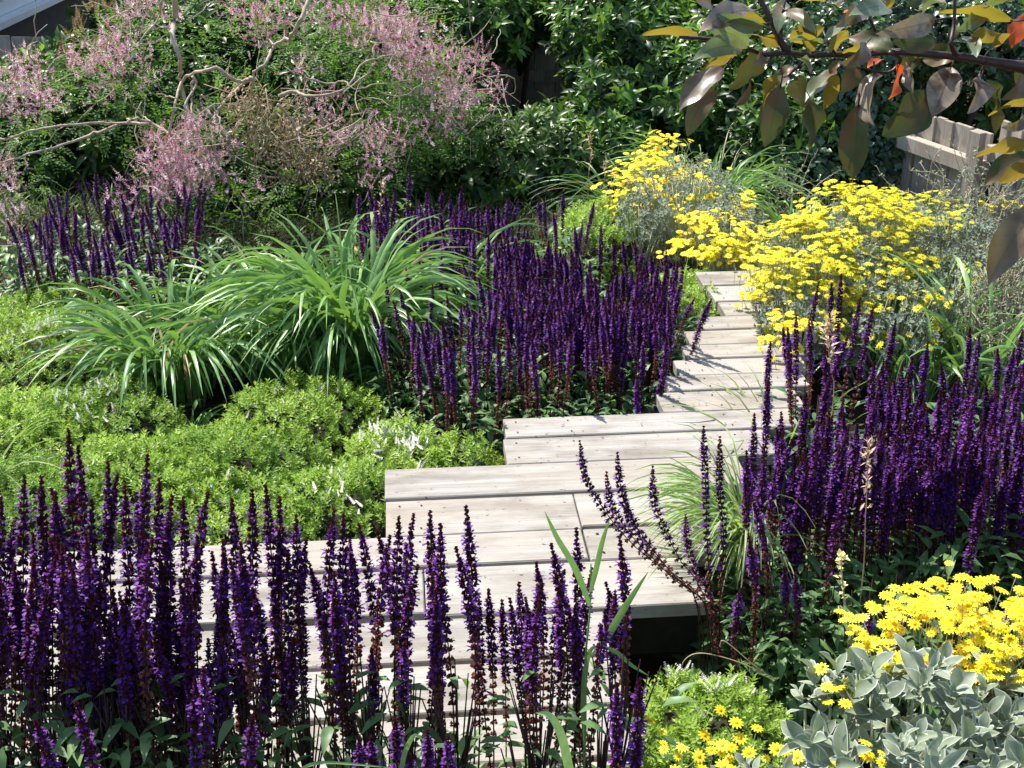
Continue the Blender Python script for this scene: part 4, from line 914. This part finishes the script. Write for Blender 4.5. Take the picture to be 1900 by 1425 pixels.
# ============================================================ SMALL THINGS
# foreground branch with bronze leaves
OB = atY(2300, 170, 1.42)
root = empty('tree_branch', (1.25, 1.62, float(gz(1.25, 1.62))), 'overhanging branch with hanging bronze and olive leaves, top right', 'tree branch'); O = np.array(root.location)
t = Geo(); YB = 1.40
def zz(x, y, Y=YB): return atY(1260+x*z1, y*z1, Y)-O
t.one(tube_t(smoothline([(0, 0, 0), (.02, 0, .9), (.0, -.02, 1.5), (-.05, -.05, 1.95)], 5), np.linspace(.032, .018, 16), 10))
main = [np.array([-.02, -.03, 1.68]), zz(2400, 450, 1.5), zz(1900, 370), zz(1740, 345), zz(1560, 315), zz(1400, 300), zz(1180, 285), zz(1000, 300), zz(830, 300), zz(720, 305), zz(600, 290), zz(480, 300), zz(380, 270), zz(240, 225), zz(110, 210), zz(0, 205)]
ml = smoothline(main, 5); t.one(tube_t(ml, np.interp(np.linspace(0, 1, len(ml)), [0, .15, .3, 1], [.018, .0055, .004, .0016]), 8))
for pts, r0 in (([(600, 290), (555, 220), (510, 120), (450, 0), (430, -60)], .0042), ([(1530, 310), (1500, 240), (1515, 130), (1520, -30)], .003), ([(860, 300), (820, 230), (790, 165)], .0018), ([(1160, 290), (1220, 330), (1150, 400), (1000, 370)], .0024), ([(700, 305), (670, 350), (600, 420)], .002), ([(1700, 340), (1660, 400), (1650, 440)], .002), ([(1900, 370), (1950, 700), (1960, 1150)], .003), ([(1080, 170), (1040, 90), (960, 40)], .002), ([(740, 290), (690, 220), (650, 170)], .002), ([(560, 220), (565, 100), (590, -20)], .0022)):
    t.one(tube_t(smoothline([zz(x, y, YB+.015*math.sin(i+x)) for i, (x, y) in enumerate(pts)], 4), np.linspace(r0, r0*.5, 4*(len(pts)-1)+1), 6))
t.obj('bark_limbs', ['twig']).parent = root
LV = [(110,205,-205,165,75,'amber'),(420,60,125,170,110,'bronze'),(475,150,235,85,70,'bluish'),(480,130,250,110,60,'amber'),(385,260,155,155,95,'bluish'),(545,265,395,165,110,'amber'),(600,215,790,150,120,'amber'),(590,60,745,150,80,'bluish'),(345,280,80,405,90,'amber'),(345,272,110,300,50,'bluish'),(245,365,-15,600,150,'bronze'),(205,480,45,750,125,'olive'),(400,270,275,515,165,'bronze'),(390,440,320,580,90,'olive'),(555,395,430,590,80,'amber'),(600,410,480,500,70,'bluish'),
 (560,470,475,810,160,'olive'),(660,415,665,590,140,'olive'),(712,530,727,835,155,'olive'),(862,380,690,560,110,'bluish'),(870,410,795,605,90,'amber'),(985,360,905,510,110,'bronze'),(1075,400,1060,695,190,'bronze'),(990,575,950,990,175,'olive'),(1185,275,920,185,130,'bronze'),(1420,110,1135,190,110,'bronze'),(1425,235,1180,230,110,'olive'),(1420,210,1245,330,120,'olive'),(1550,300,1330,330,130,'olive'),(1500,370,1400,620,200,'bronze'),(1395,510,1120,750,220,'olive'),
 (1665,430,1650,605,120,'bronze'),(1690,440,1765,600,100,'olive'),(1700,60,1540,170,90,'bluish'),(1845,115,1430,65,100,'amber'),(1830,190,1660,300,95,'amber'),(1930,80,1815,250,130,'red'),(1200,355,1215,530,80,'red'),(1950,440,1795,560,120,'bronze'),(1960,560,1700,610,75,'amber'),(1960,810,1610,842,55,'amber'),(1940,850,1680,1010,140,'olive'),(1960,900,1765,1000,110,'amber'),(2030,1100,1700,1560,210,'bronze'),(1050,75,915,140,100,'bronze'),(960,100,900,40,40,'red'),
 (950,145,800,175,75,'bluish'),(1045,275,895,275,65,'amber'),(925,165,840,295,80,'amber'),(585,0,545,160,85,'bluish'),(690,100,745,200,70,'olive'),(780,240,600,200,70,'bluish'),(740,290,660,160,80,'amber'),(1030,240,960,350,90,'bronze'),(830,290,870,130,60,'olive'),(1160,50,1010,20,70,'bluish'),(1330,60,1480,0,80,'bluish'),(1400,20,1250,30,60,'bronze'),(1560,200,1640,290,70,'bluish'),(1620,180,1740,210,90,'amber'),(1500,230,1540,120,60,'bronze'),(1260,370,1280,500,70,'bronze'),(470,290,440,345,60,'bronze'),(740,360,670,370,70,'bluish'),(620,360,560,420,80,'olive'),
 (1900,640,1840,720,60,'bronze'),(1750,520,1760,700,80,'olive'),(180,30,60,-60,80,'bronze'),(860,20,1000,-60,90,'bronze'),(640,20,780,-40,80,'amber'),(1130,60,1180,-50,80,'amber'),(1700,40,1840,-50,100,'bluish'),(1880,340,1930,500,90,'olive'),(880,330,830,430,70,'olive'),(1330,330,1250,420,90,'olive'),(1120,330,1040,350,60,'red')]
rl = np.random.RandomState(12)
for i, (x0, y0, x1, y1, wd, mt_) in enumerate(LV):
    if mt_ == 'bronze' and i % 3 == 0: mt_ = 'olive'
    dY = rl.normal(0, .035); p0 = zz(x0, y0, YB+dY*.5); p1 = zz(x1, y1, YB+dY*.5+(rl.uniform(-.075, -.03) if mt_ in ('bronze', 'bluish') else rl.normal(.01, .02))); v = p1-p0; L = np.linalg.norm(v)
    wfrac = (wd*z1/F*YB*1.08)/L
    lt = leaf_t(min(.62, max(.27, wfrac*.93)), 12, rl.uniform(.1, .38), rl.uniform(.02, .22), rl.uniform(.05, .4), peak=.45, cross=3)
    tw = rl.normal(0, .55); yy, xx, zq = lt.V[:, 1].copy(), lt.V[:, 0].copy(), lt.V[:, 2].copy()
    zq = zq+.006*np.sin(58*(yy-.35*np.abs(xx)))*lt.E+.018*np.sin(7*yy+rl.rand()*6)*np.sign(xx)*lt.E; ax_ = -.2*yy*yy*0
    lt.V[:, 0] = xx*np.cos(tw*yy)-(zq-ax_)*np.sin(tw*yy)+.04*np.sin(3*yy)*rl.normal(); lt.V[:, 2] = xx*np.sin(tw*yy)+zq*np.cos(tw*yy)
    nrm = np.array([rl.normal(0, .35), -.85+rl.normal(0, .2), .55+rl.normal(0, .35)])
    if mt_ in ('amber',): nrm = np.array([rl.normal(.3, .3), .75, .55])
    Mx = frames([v], up=nrm, s=L)[0]
    g = Geo(); g.one(lt, rl.rand(), 0, Mx, (0, 0, 0)); g.one(tube_t([(0, -.16, .05), (0, -.07, .01), (0, .05, .0)], [.014, .012, .012], 5), .5, 1, Mx, (0, 0, 0)); o = g.obj('leaf', [mt_, 'twig']); o.parent = root; o.location = tuple(float(q) for q in p0)
    if mt_ == 'red': tag(o, 'red autumn coloured leaf')

# tall coarse grass stalk in the near bed
def zc(x, y, Y=2.0): return atY(630+x*z1, 945+y*z1, Y)
O = zc(1350, 1600, 1.9); O[2] = float(gz(O[0], O[1])); root = empty('grass_stalk', O, 'single coarse grass stalk with three long blades in front of the boards', 'grass')
g = Geo(); g.one(tube_t(smoothline([np.zeros(3), zc(1350, 1290, 1.9)-O, zc(1355, 830, 1.92)-O, zc(1380, 550, 1.95)-O, zc(1385, 300, 1.95)-O], 4), np.linspace(.003, .0012, 17), 6)); g.obj('stem', ['blade']).parent = root
for pts, wd in (([(1380,530),(1300,330),(1200,160),(1130,10)],.0105),([(1383,455),(1420,300),(1450,170),(1490,50)],.009),([(1400,800),(1480,690),(1590,510),(1700,345)],.013),([(1450,755),(1530,790),(1610,860),(1700,915)],.007),([(1350,1290),(1345,1100),(1350,930),(1380,780),(1440,750)],.010)):
    g = Geo(); g.one(ribbon_t(smoothline([zc(x, y, 1.93)-O for x, y in pts], 5), wd, side=np.array([0., -.8, .5])), .4); g.obj('blade', ['blade']).parent = root
for nm, lab, pts, wd in (('arching_grass', 'broad arching grass blade low in the near salvia, right of centre', [(1300,1600),(1260,1425),(1220,1250),(1160,1140),(1080,1120)], .016), ('arching_grass', 'yellowish grass blade bent over near the bottom edge', [(330,1600),(345,1400),(380,1290),(420,1245),(470,1280)], .008), ('arching_grass', 'thin yellow grass blade lying across the bottom edge', [(-250,1500),(-200,1425),(-60,1395),(300,1425)], .005)):
    P = [zc(x, y, 1.70) for x, y in pts]; g = Geo(); g.one(ribbon_t(smoothline(P, 5), wd, side=np.array([0.3, -.7, .6])), .8); tag(g.obj(nm, ['blade'], loc=P[0]), lab, 'grass')
# dry seed heads
def seedhead(label, pts, Y, n, s, spread=.012):
    P = [atY(x, y, Y) for x, y in pts]; O = np.array([P[0][0], P[0][1], float(gz(P[0][0], P[0][1]))]); root = empty('grass_seed_head', O, label, 'seed head', 'dry grass seed heads')
    L = smoothline([np.zeros(3)]+[p-O for p in P], 6); g = Geo(); g.one(tube_t(L, np.linspace(.0016, .0007, len(L)), 5)); g.obj('stalk', ['beige']).parent = root
    h = Geo(); up = L[int(len(L)*.55):]; q = rs.rand(n)**.8*(len(up)-1.01); ii = q.astype(int); Pp = up[ii]*(1-(q-ii)[:, None])+up[ii+1]*(q-ii)[:, None]
    h.inst(rh(.32), frames(rdir(n, .9), s=s*rs.uniform(.5, 1.1, n)), Pp+rs.normal(0, spread*.3, (n, 3))); h.obj('spikelets', ['beige']).parent = root
seedhead('beige feathery seed head rising before the middle of the right salvia', [(1600,1080),(1606,960),(1610,880),(1613,820)], 2.55, 60, .022)
seedhead('beige double seed head among the rear spikes of the right salvia', [(1545,760),(1543,690),(1535,630),(1540,590)], 3.1, 60, .030)
seedhead('small pale seed head before the dark evergreen, left of the far daisies', [(1090,420),(1092,330),(1096,290),(1093,250)], 5.8, 30, .03)
seedhead('lower pale seed head close to the far daisies', [(1115,420),(1120,360),(1122,320),(1124,295)], 5.8, 24, .026)
seedhead('thin grey grass plume before the middle salvia', [(700,520),(703,420),(708,360),(712,330)], 5.0, 30, .022)
# cream flowered stalk
P = [atY(x, y, 2.45) for x, y in ((1590,1260),(1572,1150),(1563,1080),(1560,1030))]; O = np.array([P[0][0], P[0][1], float(gz(P[0][0], P[0][1]))])
root = empty('cream_flower_stalk', O, 'single stalk with cream yellow blossoms before the right salvia', 'flower stalk')
L = smoothline([np.zeros(3)]+[p-O for p in P], 5); g = Geo(); g.one(tube_t(L, np.linspace(.003, .002, len(L)), 5)); g.obj('stem', ['sstalk']).parent = root
up = L[-12:]; h = Geo()
for i, p in enumerate(up):
    for k in range(9 if i > 8 else 3): h.one(rh(.8), rs.rand(), 0, frames(rdir(1, .3), s=rs.uniform(.009, .016))[0], p+rs.normal(0, .004, 3))
h.obj('blossoms', ['cream']).parent = root
# red spurge-like shoots at the step of the boards
def redtuft(label, p, q, z, n, sp_, hh):
    c = atZ(p, q, z); O = np.array([c[0], c[1], float(gz(c[0], c[1]))]); g = Geo()
    for i in range(n):
        a = np.array([rs.normal(0, sp_), rs.normal(0, sp_), 0]); b = a+np.array([rs.normal(0, .03), rs.normal(0, .03), hh*rs.uniform(.7, 1.)]); L = np.linspace(a, b, 6); g.one(tube_t(L, .0012, 4), .2)
        g.inst(rh(.4), frames(rdir(14, .5), s=rs.uniform(.012, .024, 14)), b[None]+(a-b)[None]*rs.rand(14, 1)*.35)
    o = g.obj('red_leaved_plant', ['red']); o.location = tuple(float(x) for x in O); return tag(o, label, 'small plant')
redtuft('rust red shoots at the inner corner of the stepped boards', 895, 795, -.06, 8, .03, .22)
redtuft('rust red leaves behind the left grass tussocks', 400, 520, -.1, 26, .10, .17)
# weed stems over the dark gap beside the boards
for lab, pts in (('thin dry grass stem arching over the dark gap under the boards', [(1440,1262),(1400,1235),(1345,1190),(1335,1200)]), ('dry wisp hanging in the dark gap under the boards', [(1420,1250),(1360,1225),(1300,1212),(1270,1225),(1262,1255)])):
    P = [atY(x, y, 2.35) for x, y in pts]; g = Geo(); g.one(tube_t(smoothline(P, 6), .0011, 5), .5); tag(g.obj('dry_grass_stem', ['beige'], loc=P[0]), lab, 'grass stem')
print('objects', len(bpy.data.objects))
